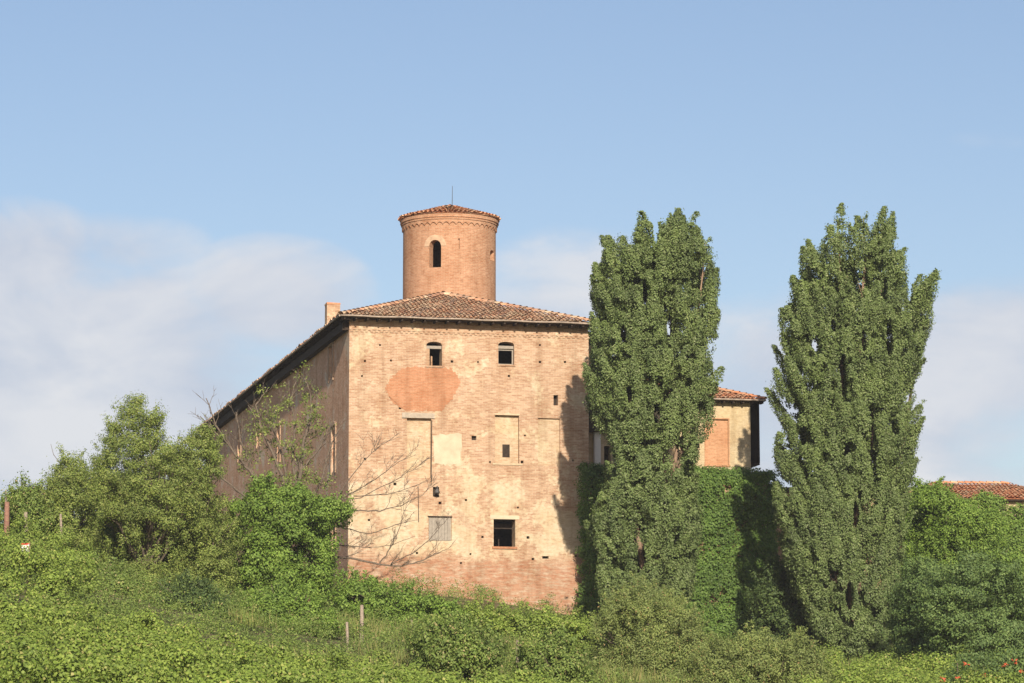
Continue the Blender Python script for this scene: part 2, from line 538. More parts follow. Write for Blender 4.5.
def mapped_wall(mb, f, us, vs, openings, voff=0.0):
    """wall sheet with real openings. opening = dict(r=(u0,u1,v0,v1), d=depth, back=mat index or None, arch=rise)"""
    U, V = set(us), set(vs)
    for o in openings:
        U.update(o['r'][:2])
        V.update(o['r'][2:])
    U, V = sorted(U), sorted(V)
    U = [u for i, u in enumerate(U) if i == 0 or u - U[i - 1] > 1e-4]
    V = [v for i, v in enumerate(V) if i == 0 or v - V[i - 1] > 1e-4]
    for i in range(len(U) - 1):
        for j in range(len(V) - 1):
            cu, cv = (U[i] + U[i + 1]) / 2, (V[j] + V[j + 1]) / 2
            if any(o['r'][0] < cu < o['r'][1] and o['r'][2] < cv < o['r'][3] for o in openings):
                continue
            q = [(U[i], V[j]), (U[i + 1], V[j]), (U[i + 1], V[j + 1]), (U[i], V[j + 1])]
            mb.poly([f(a, b, 0) for a, b in q], q)
    for o in openings:
        u0, u1, v0, v1 = o['r']
        d, bk, rise = o.get('d', 0.3), o.get('back'), o.get('arch', 0.0)
        vs_ = v1 - rise

        def strip(a, b):
            mb.poly([f(a[0], a[1], 0), f(b[0], b[1], 0), f(b[0], b[1], d), f(a[0], a[1], d)], [a, b, (b[0] + d, b[1] + d), (a[0] + d, a[1] + d)])
        strip((u0, v0), (u1, v0))
        strip((u1, v0), (u1, vs_))
        strip((u0, vs_), (u0, v0))
        n = 10 if rise else 1
        curve = []
        for k in range(n + 1):
            s = k / n
            x = 2 * s - 1
            curve.append((u0 + (u1 - u0) * s, vs_ + rise * math.sqrt(max(0, 1 - x * x))))
        for a, b in zip(curve[:-1], curve[1:]):
            strip(b, a)
            if rise:
                q = [a, b, (b[0], v1), (a[0], v1)]
                mb.poly([f(x, y, 0) for x, y in q], q)
        if bk is not None:
            q = [(u0, v0), (u1, v0)] + [c for c in reversed(curve)]
            mb.poly([f(x, y, d) for x, y in q], q, mi=bk)


def tile_roof(mb, O, e, s, la, lb, inside, sp=0.235, course=0.40, jit=0.012):
    """rows of curved clay tiles on a slope: each tile is an island of its own"""
    O, e, s = Vector(O), Vector(e).normalized(), Vector(s).normalized()
    n = e.cross(s).normalized()
    if n.z < 0: n = -n
    na, nb = int(la / sp) + 1, int(lb / course) + 1
    for i in range(na):
        for j in range(nb):
            a, b = (i + 0.5) * sp, j * course
            sag = 0.028 * math.sin(a * 1.1 + b * 0.6) + 0.02 * math.sin(a * 2.9 - b * 1.7 + 1) + random.uniform(-0.008, 0.012)
            if not inside(a, b + course * 0.5):
                continue
            a += random.uniform(-jit, jit)
            b0 = b + random.uniform(-0.045, 0.045) - (0.03 if j == 0 else 0)
            r0, r1 = 0.115, 0.095
            sk = random.uniform(-0.035, 0.035)
            lo, hi = [], []
            for k in range(6):
                t = math.pi * k / 5
                lo.append(O + e * (a + r0 * math.cos(t)) + s * b0 + n * (0.055 + sag + r0 * 0.75 * math.sin(t) + random.uniform(-0.004, 0.004)))
                hi.append(O + e * (a + sk + r1 * math.cos(t)) + s * (b0 + course * 1.12) + n * (0.015 + sag + r1 * 0.75 * math.sin(t)))
            bs = len(mb.v)
            mb.v += [tuple(p) for p in lo + hi]
            for k in range(5):
                mb.f.append((bs + k, bs + k + 1, bs + 6 + k + 1, bs + 6 + k))
                mb.uv.append([(0, 0)] * 4)
                mb.mi.append(0)
                mb.sm.append(True)


def ridge_tiles(mb, A, B, r=0.15, L=0.42):
    A, B = Vector(A), Vector(B)
    t = (B - A).normalized()
    w = t.cross(Vector((0, 0, 1))).normalized()
    u = w.cross(t)
    n = int((B - A).length / L)
    for i in range(n):
        p = A + t * (i * L)
        ring = []
        for (q, rr, up) in ((p, r, 0.04), (p + t * L * 1.12, r * 0.86, 0.0)):
            jx = random.uniform(-0.012, 0.012)
            ring.append([q + w * (jx + rr * math.cos(math.pi * k / 6)) + u * (up + rr * 0.8 * math.sin(math.pi * k / 6)) for k in range(7)])
        bs = len(mb.v)
        mb.v += [tuple(x) for x in ring[0] + ring[1]]
        for k in range(6):
            mb.f.append((bs + k, bs + k + 1, bs + 7 + k + 1, bs + 7 + k))
            mb.uv.append([(0, 0)] * 4)
            mb.mi.append(0)
            mb.sm.append(True)


castle = thing('castle', ORG, 'tall old brick castle block with round tower, seen corner-on above the vineyard', 'castle', rz=TH)
WX = loc_plane(588.5, 330)[0]                   # front width
ZE = loc_plane(349.5, 318)[1]                   # wall top
LY = 56.0                                        # length of the side
PIT = math.tan(math.radians(18.6))
OF, OS, OR = 0.78, 0.62, 0.30                    # eave overhangs: front, side, right

front_open = []


def op(x0, y0, x1, y1, d=0.3, back=0, arch=0.0):
    front_open.append(dict(r=rect_px(x0, y0, x1, y1), d=d, back=back, arch=arch))
    return front_open[-1]['r']


wA = op(426.5, 341.5, 442, 366, 0.7, None, 0.16)
wB = op(498.3, 341.5, 514.2, 364.8, 0.7, None, 0.16)
bl1 = op(407, 418, 431, 478, 0.20, 2)
bl2 = op(495, 415, 519, 463.5, 0.20, 2)
bl3 = op(538, 418, 560, 466, 0.12, 2)
wS = op(428.5, 517, 451.5, 541, 0.12, 0)
wD = op(493.6, 519, 515.3, 546.8, 0.8, None)
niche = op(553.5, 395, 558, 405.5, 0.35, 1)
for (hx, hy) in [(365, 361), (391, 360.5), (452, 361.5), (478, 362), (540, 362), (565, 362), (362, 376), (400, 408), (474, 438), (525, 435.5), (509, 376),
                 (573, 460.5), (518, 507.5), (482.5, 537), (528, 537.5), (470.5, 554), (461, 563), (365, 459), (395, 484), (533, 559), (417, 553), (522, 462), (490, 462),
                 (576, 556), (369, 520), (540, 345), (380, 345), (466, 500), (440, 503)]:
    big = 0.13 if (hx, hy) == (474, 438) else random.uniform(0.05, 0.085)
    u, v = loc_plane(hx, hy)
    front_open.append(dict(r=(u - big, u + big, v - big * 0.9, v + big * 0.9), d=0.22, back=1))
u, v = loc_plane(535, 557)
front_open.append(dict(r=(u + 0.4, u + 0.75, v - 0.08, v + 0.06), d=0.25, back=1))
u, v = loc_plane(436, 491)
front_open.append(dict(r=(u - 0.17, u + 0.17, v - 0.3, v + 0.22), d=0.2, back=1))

mb = MB()
mapped_wall(mb, lambda u, v, d: (u, d, v), [0, WX] + list(np.arange(1, WX, 1.0)), [-2.5, ZE + 0.05], front_open)
mb.build('wall', [M['front'], M['wood'], M['infill']], castle)
side_open = []


def loc_side(px, py):
    d = direction(px, py)
    t = ORG.dot(EX) / d.dot(EX)
    p = d * t - ORG
    return p.dot(EY), p.z


for (x0, y0, x1, y1, dd, bk) in [(328.5, 346, 333.5, 380, 0.35, 1), (331, 426, 336, 472, 0.35, 1), (299, 352, 302, 392, 0.3, 1), (276, 425, 281, 462, 0.3, 1),
                                 (256, 412, 261, 446, 0.3, 1), (238, 428, 241, 460, 0.3, 1), (331, 520, 336, 548, 0.3, 1)]:
    a, b = loc_side(x0, y1), loc_side(x1, y0)
    yc, hw = (a[0] + b[0]) / 2, 0.55
    zc = loc_side((x0 + x1) / 2, (y0 + y1) / 2)[1]
    hh = (y1 - y0) / 2 / FPX * (175 + yc)
    side_open.append(dict(r=(yc - hw, yc + hw, zc - hh, zc + hh), d=dd, back=bk))
mb = MB()
mapped_wall(mb, lambda u, v, d: (d, u, v), [0, LY], [-2.5, ZE + 0.05], side_open)
mb.build('wall', [M['side'], M['wood']], castle)
mb = MB()
mb.poly([(WX, 0, -2.5), (WX, LY, -2.5), (WX, LY, ZE + 0.05), (WX, 0, ZE + 0.05)])
mb.poly([(0, LY, -2.5), (WX, LY, -2.5), (WX, LY, ZE + 0.05), (0, LY, ZE + 0.05)])
mb.build('wall', M['side'], castle)
# floors inside, seen as darkness through the openings
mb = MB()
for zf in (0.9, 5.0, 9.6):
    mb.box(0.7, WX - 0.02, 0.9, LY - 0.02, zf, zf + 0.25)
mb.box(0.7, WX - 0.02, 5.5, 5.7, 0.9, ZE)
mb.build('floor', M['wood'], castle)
# side window surrounds
for o in side_open:
    y0, y1, z0, z1 = o['r']
    mb = MB()
    mb.rough_box(-0.05, 0.02, y0 - 0.28, y0 - 0.003, z0 - 0.1, z1 + 0.15)
    mb.rough_box(-0.05, 0.02, y1 + 0.003, y1 + 0.28, z0 - 0.1, z1 + 0.15)
    mb.rough_box(-0.07, 0.02, y0 - 0.003, y1 + 0.003, z1 + 0.003, z1 + 0.2)
    w = mb.build('window', M['side_trim'], castle)
    mb = MB()
    mb.box(0.18, 0.22, y0 + 0.004, y0 + 0.09, z0, z1)
    mb.box(0.18, 0.22, y1 - 0.09, y1 - 0.004, z0, z1)
    mb.box(0.17, 0.23, (y0 + y1) / 2 - 0.04, (y0 + y1) / 2 + 0.04, z0, z1)
    mb.build('frame', M['wood'], w)
# pale wall patch on the side, remains of plaster
# ---- front windows
for r, pane in ((wA, True), (wB, False)):
    u0, u1, v0, v1 = r
    mb = MB()
    mb.rough_box(u0 + 0.005, u1 - 0.005, 0.16, 0.34, v1 - 0.36, v1 - 0.2, 0.004)
    w = mb.build('window', M['shutter'], castle)
    mb = MB()
    n = 9
    for k in range(n):                           # brick arch over the opening
        t0, t1 = math.pi * k / n, math.pi * (k + 1) / n
        cx, hw = (u0 + u1) / 2, (u1 - u0) / 2
        q = []
        for t, g in ((t0 + 0.03, 1.0), (t1 - 0.03, 1.0), (t1 - 0.03, 1.0), (t0 + 0.03, 1.0)):
            q.append(t)
        inn = [(cx + hw * math.cos(t), v1 - 0.16 + 0.16 * math.sin(t)) for t in (q[0], q[1])]
        out = [(cx + (hw + 0.1) * math.cos(t), v1 - 0.16 + 0.32 * math.sin(t)) for t in (q[0], q[1])]
        ring = [inn[0], out[0], out[1], inn[1]]
        mb.poly([(a, -0.022, b) for a, b in ring], ring)
        for a, b in zip(ring, ring[1:] + ring[:1]):
            mb.poly([(a[0], -0.022, a[1]), (b[0], -0.022, b[1]), (b[0], 0.01, b[1]), (a[0], 0.01, a[1])])
    mb.build('arch', M['front'], w)
    mb = MB()
    mb.rough_box(u0 - 0.06, u1 + 0.06, -0.05, 0.12, v0 - 0.09, v0 - 0.004, 0.006)
    mb.build('sill', M['front'], w)
    if pane:
        mb = MB()
        mb.rough_box(u0 + 0.01, u0 + 0.2, 0.12, 0.3, v0 + 0.01, v1 - 0.37, 0.008)
        mb.rough_box(u0 + 0.3, u0 + 0.38, 0.3, 0.36, v0 + 0.01, v0 + 0.55, 0.008)
        mb.build('jamb', M['dim_brick'], w)
    else:
        mb = MB()
        mb.rough_box(u0 + 0.01, u0 + 0.07, 0.25, 0.32, v0 + 0.01, v1 - 0.37, 0.006)
        mb.rough_box(u1 - 0.07, u1 - 0.01, 0.25, 0.32, v0 + 0.01, v1 - 0.37, 0.006)
        mb.rough_box(u0 + 0.05, u1 - 0.05, 0.26, 0.31, v0 + 0.01, v0 + 0.07, 0.004)
        mb.rough_box(u0 + 0.05, u1 - 0.05, 0.26, 0.31, v1 - 0.45, v1 - 0.38, 0.004)
        mb.build('frame', M['shutter'], w)
# dark lower window
u0, u1, v0, v1 = wD
mb = MB()
mb.rough_box(u0 + 0.01, u0 + 0.07, 0.25, 0.34, v0, v1, 0.008)
mb.rough_box(u0 + 0.08, u1 - 0.01, 0.25, 0.34, v1 - 0.09, v1 - 0.005, 0.008)
mb.rough_box(u0 + 0.3, u0 + 0.36, 0.22, 0.27, v0, v0 + 0.42, 0.01)
mb.rough_box(u0 + 0.08, u1 - 0.01, 0.27, 0.31, v1 - 0.5, v1 - 0.44, 0.006)
w = mb.build('window', M['wood'], castle)
mb = MB()
mb.rough_box(u0 - 0.08, u1 + 0.1, -0.06, 0.2, v0 - 0.12, v0 - 0.004, 0.012)
mb.build('sill', M['patch'], w)
mb = MB()
mb.rough_box(u0 - 0.2, u1 + 0.22, -0.025, 0.02, v1 + 0.004, v1 + 0.2, 0.008)
mb.build('lintel', M['plaster'], w)
# shuttered lower window
u0, u1, v0, v1 = wS
mb = MB()
nb = 7
for k in range(nb):
    a = u0 + 0.03 + (u1 - u0 - 0.06) * k / nb
    mb.rough_box(a + 0.006, a + (u1 - u0 - 0.06) / nb - 0.006, 0.03 + random.uniform(0, 0.012), 0.08, v0 + 0.02, v1 - 0.03, 0.004)
sh = mb.build('shutter', M['shutter'], castle)
tag(sh, 'closed weathered grey board shutter in the lower storey')
mb = MB()
mb.rough_box(u0 - 0.05, u1 + 0.04, -0.03, 0.02, v1 + 0.004, v1 + 0.06, 0.006)
mb.build('lintel', M['wood'], sh)
# blind windows: lintels and sills
for r, big in ((bl1, True), (bl2, False)):
    u0, u1, v0, v1 = r
    mb = MB()
    if big:
        mb.rough_box(u0 - 0.28, u1 + 0.18, -0.07, 0.02, v1 + 0.004, v1 + 0.27, 0.012)
    else:
        mb.rough_box(u0 - 0.04, u1 + 0.04, -0.04, 0.02, v1 + 0.004, v1 + 0.09, 0.008)
    bw = mb.build('blind_window', M['stone'] if big else M['pale'], castle)
    if not big:
        mb = MB()
        mb.rough_box(u0 - 0.14, u1 + 0.18, -0.05, 0.02, v0 - 0.1, v0 - 0.004, 0.01)
        mb.build('sill', M['pale'], bw)
        for a, b in ((u0 - 0.09, u0 - 0.004), (u1 + 0.004, u1 + 0.09)):
            mb = MB()
            mb.rough_box(a, b, -0.018, 0.02, v0 + 0.004, v1, 0.005)
            mb.build('jamb', M['front'], bw)
        a0, a1, c0, c1 = rect_px(503.2, 444, 510.5, 457)
        mb = MB()
        mb.box(a0, a1, 0.185, 0.23, c0, c1)
        mb.build('hatch', M['wood'], bw)


def ragged(px_pts, y=-0.012, jit=0.05, per=5, inset_uv=True):
    pts = [loc_plane(*p) for p in px_pts]
    out = []
    for i, a in enumerate(pts):
        b = pts[(i + 1) % len(pts)]
        for k in range(per):
            s = k / per
            out.append((a[0] + (b[0] - a[0]) * s + random.uniform(-jit, jit), a[1] + (b[1] - a[1]) * s + random.uniform(-jit, jit)))
    mb = MB()
    mb.poly([(a, y, b) for a, b in out], out)
    for a, b in zip(out, out[1:] + out[:1]):
        mb.poly([(a[0], y, a[1]), (b[0], y, b[1]), (b[0], 0.02, b[1]), (a[0], 0.02, a[1])])
    return mb


o = ragged([(386, 389), (389, 379), (398, 371), (412, 366.5), (425, 367.6), (443.5, 367.6), (452, 369), (457, 375), (460, 383), (456, 392), (449, 402), (441, 410.5), (426, 410.8), (404, 410.6), (394, 403), (388, 396)], jit=0.075, per=7).build('brick_patch', M['patch'], castle)
tag(o, 'fresh orange brick repair below the top window')
o = ragged([(433.5, 435), (461, 433.5), (461.5, 464), (447, 465), (433.5, 464)], jit=0.07, per=7).build('plaster_patch', M['plaster'], castle)
tag(o, 'square of cream plaster left on the brick')
o = ragged([(437, 522), (425, 516), (424, 545), (453, 546), (454, 518), (440, 515)][0:1] + [(453.2, 515), (457, 520), (456, 546), (453.5, 547)], jit=0.02) if False else None
# vertical pipe scar, broken lamp bracket
mb = MB()
a = loc_plane(431.2, 420); b = loc_plane(430.5, 482)
mb.tube([(a[0] + 0.03, -0.02, a[1]), (b[0] + 0.03, -0.02, b[1])], 0.022, 6)
a = loc_plane(418, 487); b = loc_plane(418.5, 522)
mb.tube([(a[0], -0.03, a[1]), (b[0], -0.03, b[1])], 0.018, 6)
mb.build('pipe', M['iron'], castle)
mb = MB()
a = loc_plane(436, 490)
mb.tube([(a[0], 0.1, a[1] + 0.1), (a[0] + 0.02, -0.25, a[1] + 0.18), (a[0], -0.3, a[1] + 0.02)], 0.03, 6)
mb.tube([(a[0], -0.3, a[1] + 0.05), (a[0], -0.3, a[1] - 0.08), (a[0], -0.3, a[1] - 0.2)], [0.05, 0.13, 0.16], 8)
mb.build('lamp_bracket', M['iron'], castle)
# brick dentil course below the eave
mb = MB()
zc = ZE - 0.62
x = 0.05
while x < WX - 0.1:
    mb.rough_box(x, x + 0.14, -0.045, 0.02, zc - 0.1, zc, 0.006)
    x += 0.27
mb.rough_box(0.01, WX - 0.01, -0.05, 0.02, zc + 0.003, zc + 0.07, 0.004)
mb.build('cornice', M['front'], castle)

# ---- castle roof
ZR = ZE + 0.03                                   # eave plane height at the overhang edge
half = (WX + OS + OR) / 2
mb = MB()
e0 = (-OS, -OF, ZR)
tile_roof(mb, e0, (1, 0, 0), (0, math.cos(math.atan(PIT)), math.sin(math.atan(PIT))), 2 * half, half / math.cos(math.atan(PIT)),
          lambda a, b: b * math.cos(math.atan(PIT)) < min(a, 2 * half - a))
LRY = LY + 2 * 0.5
tile_roof(mb, (-OS, -OF, ZR), (0, 1, 0), (math.cos(math.atan(PIT)), 0, math.sin(math.atan(PIT))), LRY, half / math.cos(math.atan(PIT)),
          lambda a, b: b * math.cos(math.atan(PIT)) < min(a, LRY - a))
APX = (-OS + half, -OF + half, ZR + half * PIT)
APX2 = (-OS + half, -OF + LRY - half, ZR + half * PIT)
ridge_tiles(mb, (-OS, -OF, ZR + 0.02), (APX[0], APX[1], APX[2] + 0.02), 0.19)
ridge_tiles(mb, (WX + OR, -OF, ZR + 0.02), (APX[0], APX[1], APX[2] + 0.02), 0.21)
ridge_tiles(mb, (APX[0], APX[1], APX[2] + 0.06), (APX2[0], APX2[1], APX2[2] + 0.06))
roof = mb.build('roof', M['tiles'], castle)
mb = MB()
ca, cb, cc, cd = (-OS, -OF, ZR), (WX + OR, -OF, ZR), (WX + OR, -OF + LRY, ZR), (-OS, -OF + LRY, ZR)
for q in ((ca, cb, APX), (cb, cc, APX2, APX), (cc, cd, APX2), (cd, ca, APX, APX2)):
    mb.poly(q)
mb.build('roof_bed', M['tiles'], roof)
mb = MB()                                        # boarded eave underside with rafter ends
mb.box(-OS + 0.03, WX + OR - 0.03, -OF + 0.03, LY + 0.3, ZR - 0.07, ZR - 0.02)
x = -OS + 0.2
while x < WX + OR - 0.1:
    mb.rough_box(x, x + 0.09, -OF + 0.06, 0.0, ZR - 0.19, ZR - 0.073, 0.006)
    x += 0.62
y = -OF + 0.2
while y < LY:
    mb.rough_box(-OS + 0.06, 0.0, y, y + 0.09, ZR - 0.19, ZR - 0.073, 0.006)
    y += 0.62
mb.build('soffit', M['wood'], roof)
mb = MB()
mb.rough_box(-0.34, -0.004, 0.15, LY - 0.2, ZE - 0.62, ZE - 0.2, 0.02)  # dark strip added for the shadow band the eave throws on the side wall
mb.build('eave_shade_strip', M['wood'], roof)
mb = MB()
gp = [(-OS + (WX + OS + OR) * k / 24, -OF - 0.05, ZR - 0.02 + 0.015 * math.sin(k * 1.3)) for k in range(25)]
mb.tube(gp, 0.05, 6)
mb.tube([(-OS - 0.05, -OF + LRY * k / 30, ZR - 0.02) for k in range(31)], 0.05, 6)
mb.build('gutter', M['gutter'], roof)
# chimney
def chimney(x, y, w, z0, z1, par):
    mb = MB()
    mb.rough_box(x - w / 2, x + w / 2, y - w / 2, y + w / 2, z0, z1, 0.02)
    c = mb.build('chimney', M['front'], par)
    mb = MB()
    mb.rough_box(x - w / 2 - 0.03, x + w / 2 + 0.03, y - w / 2 - 0.03, y + w / 2 + 0.03, z1 + 0.003, z1 + 0.08, 0.025)
    mb.build('chimney_cap', M['tiles2'], c)
    return c


cl = to_local(at(332.5, 303, 185.5))
chimney(cl.x, cl.y, 0.74, ZR, cl.z - 0.12, roof)

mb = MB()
mb.box(WX + 0.005, WX + 1.1, 1.0, 7.0, ZE - 5.6, ZE - 0.35)  # dark boards stand in for the shade of a set-back wall
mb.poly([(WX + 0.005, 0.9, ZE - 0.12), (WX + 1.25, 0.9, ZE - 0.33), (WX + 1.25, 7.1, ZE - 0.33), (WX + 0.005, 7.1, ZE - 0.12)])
shade_box = mb.build('gallery_or_shade', M['wood'], castle)
tag(shade_box, 'dark box standing in for the shaded recess on the flank behind the left poplar')

# ---- round tower
tl = to_local(at(449.5, 219, 188.5))
TC, TR = (tl.x, tl.y), 94 / 2 / FPX * 188.5
ZT = tl.z - 0.15
Z0T = ZE + 0.3
fa = math.atan2(-EY.y * 0 - (EX.y * -1), 1) if False else 0
cam_l = to_local((0, 0, 0))
view_a = math.atan2(cam_l.y - TC[1], cam_l.x - TC[0])      # direction from the tower towards the camera


def tw(u, v, d):
    a = view_a + u / TR
    return (TC[0] + (TR - d) * math.cos(a), TC[1] + (TR - d) * math.sin(a), v)


def tower_u(px):
    s = (px - 449.5) / (94 / 2)
    return math.asin(max(-0.999, min(0.999, s))) * TR


def tower_z(py):
    return at(435, py, 186.0).z - ZB


twin = (tower_u(429.3), tower_u(441.2), tower_z(267.5), tower_z(240))
tn = (tower_u(490.5), tower_u(494.5), tower_z(256), tower_z(246))
us = [(-math.pi + 2 * math.pi * k / 72) * TR for k in range(73)]
towp_open = [dict(r=twin, d=0.5, back=None, arch=(twin[1] - twin[0]) / 2), dict(r=tn, d=0.3, back=1, arch=0.12)]
for (hx, hy) in [(459, 244)]:
    uu, zz = tower_u(hx), tower_z(hy)
    towp_open.append(dict(r=(uu - 0.05, uu + 0.05, zz - 0.3, zz + 0.3), d=0.12, back=0))
mb = MB()
mapped_wall(mb, tw, us, [Z0T, ZT], towp_open)
tower = mb.build('round_tower', [M['tower'], M['wood']], castle)
mb = MB()                                        # pale arched surround
hw = (twin[1] - twin[0]) / 2
uc = (twin[0] + twin[1]) / 2
zs = twin[3] - hw
ro = hw + 0.3
path_i = [(uc - hw, twin[2])] + [(uc - hw * math.cos(math.pi * k / 12), zs + hw * math.sin(math.pi * k / 12)) for k in range(13)] + [(uc + hw, twin[2])]
path_o = [(uc - ro, twin[2] + 0.9)] + [(uc - ro * math.cos(math.pi * k / 12), zs + ro * math.sin(math.pi * k / 12)) for k in range(13)] + [(uc + ro, twin[2] + 0.9)]
for (a, b, c, d) in list(zip(path_i, path_i[1:], path_o[1:], path_o))[1:-1]:
    mb.poly([tw(*a, -0.03), tw(*b, -0.03), tw(*c, -0.03), tw(*d, -0.03)], [a, b, c, d])
    mb.poly([tw(*d, -0.03), tw(*c, -0.03), tw(*c, 0.01), tw(*d, 0.01)])
    mb.poly([tw(*a, -0.03), tw(*b, -0.03), tw(*b, 0.01), tw(*a, 0.01)])
mb.build('window_surround', M['side_trim2'], tower)
mb = MB()                                        # arcaded cornice: a band of little hanging arches
nA = 46
zc0 = ZT - 0.62
for k in range(nA):
    u0 = (-math.pi + 2 * math.pi * k / nA) * TR
    du = 2 * math.pi * TR / nA
    prev = None
    for j in range(7):
        s = j / 6
        z = zc0 + 0.15 * math.sin(math.pi * s) if True else zc0
        p = (u0 + du * s, z)
        if prev:
            q = [prev, p, (p[0], ZT - 0.32), (prev[0], ZT - 0.32)]
            mb.poly([tw(*x, -0.075) for x in q], q)
            mb.poly([tw(*prev, -0.075), tw(*p, -0.075), tw(*p, 0.02), tw(*prev, 0.02)])
        prev = p
for (za, zb, pr) in ((ZT - 0.317, ZT - 0.2, 0.12), (ZT - 0.197, ZT, 0.17)):
    for k in range(72):
        a, b = us[k], us[k + 1]
        q = [(a, za), (b, za), (b, zb), (a, zb)]
        mb.poly([tw(*x, -pr) for x in q], q)
        mb.poly([tw(a, za, -pr), tw(b, za, -pr), tw(b, za, 0.02), tw(a, za, 0.02)])
        mb.poly([tw(a, zb, -pr), tw(b, zb, -pr), tw(b, zb, 0.02), tw(a, zb, 0.02)])
mb.build('cornice', M['tower'], tower)
mb = MB()                                        # shallow conical tiled roof
RR, HR = TR + 0.22, 0.84
nt_ = 64
for ring in range(9):
    r0 = RR * (1 - ring / 9)
    n = max(8, int(nt_ * r0 / RR))
    for k in range(n):
        a = 2 * math.pi * (k + 0.5 * (ring % 2)) / n + random.uniform(-0.005, 0.005)
        e = Vector((-math.sin(a), math.cos(a), 0))
        inw = Vector((-math.cos(a), -math.sin(a), HR / RR)).normalized()
        O = Vector((TC[0] + r0 * math.cos(a), TC[1] + r0 * math.sin(a), ZT + 0.03 + HR * (1 - r0 / RR)))
        tile_roof(mb, O - e * 0.1175, e, inw, 0.2, 0.3, lambda x, y: True, sp=0.235)
tr = mb.build('tower_roof', M['tiles2'], tower)
mb = MB()
top = (TC[0], TC[1], ZT + HR)
for k in range(72):
    a, b = 2 * math.pi * k / 72, 2 * math.pi * (k + 1) / 72
    pa, pb = (TC[0] + RR * math.cos(a), TC[1] + RR * math.sin(a), ZT + 0.02), (TC[0] + RR * math.cos(b), TC[1] + RR * math.sin(b), ZT + 0.02)
    mb.poly([pa, pb, top])
    mb.poly([(pa[0], pa[1], ZT + 0.015), (pb[0], pb[1], ZT + 0.015), (TC[0], TC[1], ZT + 0.015)])
mb.build('roof_bed', M['tiles2'], tower)
mb = MB()
mb.tube([(TC[0] + 0.15, TC[1], ZT + HR - 0.1), (TC[0] + 0.17, TC[1], ZT + HR + 1.25)], [0.022, 0.012], 6)
mb.build('lightning_rod', M['iron'], tower)

# ---------------------------------------------------------------- yellow wing to the right
YW = 1.6
wing = thing('castle_wing', ORG + EX * (WX + 5) + EY * YW, 'pale yellow wing with bricked-up orange window between the two poplars', 'building', rz=TH)
wing_off = Vector((WX + 5, YW, 0))


def wl(x, y, z):
    return (x - wing_off.x, y - wing_off.y, z)


XR = loc_plane(750.5, 430, YW)[0]
ZWE = loc_plane(745, 402, YW)[1]
wopen = [dict(r=rect_px(705.5, 419, 728.5, 465, YW), d=0.10, back=1), dict(r=rect_px(604, 446, 611, 466, YW), d=0.6, back=2)]
mb = MB()
mapped_wall(mb, lambda u, v, d: wl(u, YW + d, v), [WX + 0.01, XR], [-2.5, ZWE], wopen)
mb.poly([wl(XR, YW, -2.5), wl(XR, YW + 8, -2.5), wl(XR, YW + 8, ZWE), wl(XR, YW, ZWE)])
mb.poly([wl(XR, YW + 8, -2.5), wl(WX, YW + 8, -2.5), wl(WX, YW + 8, ZWE), wl(XR, YW + 8, ZWE)])
mb.build('wall', [M['yellow'], M['orange'], M['wood']], wing)
u0, u1, v0, v1 = wopen[0]['r']
mb = MB()
for (a, b, c, d) in ((u0 - 0.07, u0 - 0.004, v0, v1 + 0.07), (u1 + 0.004, u1 + 0.07, v0, v1 + 0.07), (u0 - 0.003, u1 + 0.003, v1 + 0.004, v1 + 0.07)):
    mb.box(*[a - wing_off.x, b - wing_off.x], -0.03, 0.02, c, d)
bw = mb.build('blind_window', M['orange'], wing)
mb = MB()
mb.rough_box(u0 - 0.1 - wing_off.x, u1 + 0.1 - wing_off.x, -0.06, 0.05, v0 - 0.1, v0 - 0.004, 0.01)
mb.build('sill', M['orange'], bw)
mb = MB()
u0, u1, v0, v1 = wopen[1]['r']
mb.rough_box(u0 - 0.2 - wing_off.x, u0 - 0.005 - wing_off.x, -0.03, 0.02, v0 - 0.1, v1 + 0.1, 0.01)
mb.rough_box(u1 + 0.005 - wing_off.x, u1 + 0.2 - wing_off.x, -0.03, 0.02, v0 - 0.1, v1 + 0.1, 0.01)
mb.build('window_surround', M['pale'], wing)
a = rect_px(594, 420, 600.5, 470, YW - 0.2)
mb = MB()
mb.rough_box(a[0] - wing_off.x, a[1] - wing_off.x, -0.3, -0.02, a[2], a[3], 0.01)
mb.build('pilaster', M['white'], wing)
OW = 0.55
ORW = 0.72
zr = ZWE + 0.06
hw = (8 + 2 * OW) / 2
mb = MB()
lw = XR + ORW - WX
pt = math.tan(math.radians(19.5))
cpt, spt = math.cos(math.atan(pt)), math.sin(math.atan(pt))
tile_roof(mb, wl(WX, YW - OW, zr), (1, 0, 0), (0, cpt, spt), lw, hw / cpt, lambda a, b: b * cpt < min(lw - a, hw))
tile_roof(mb, wl(XR + ORW, YW - OW, zr), (0, 1, 0), (-cpt, 0, spt), 2 * hw, hw / cpt, lambda a, b: b * cpt < min(a, 2 * hw - a))
ap = wl(XR + ORW - hw, YW - OW + hw, zr + hw * pt)
c1, c2 = wl(XR + ORW, YW - OW, zr), wl(XR + ORW, YW - OW + 2 * hw, zr)
b1, b2 = wl(WX, YW - OW, zr), wl(WX, YW - OW + 2 * hw, zr)
rp = wl(WX, YW - OW + hw, zr + hw * pt)
up = Vector((0, 0, 0.05))
ridge_tiles(mb, Vector(c1) + up, Vector(ap) + up)
ridge_tiles(mb, Vector(ap) + up, Vector(rp) + up)
wr = mb.build('roof', M['tiles2'], wing)
mb = MB()
mb.poly([b1, c1, ap, rp]); mb.poly([c1, c2, ap]); mb.poly([c2, b2, rp, ap])
mb.build('roof_bed', M['tiles2'], wr)
mb = MB()
mb.box(WX - wing_off.x, XR + ORW - 0.03 - wing_off.x, -OW + 0.03, 8, zr - 0.07, zr - 0.02)
x = WX + 0.2
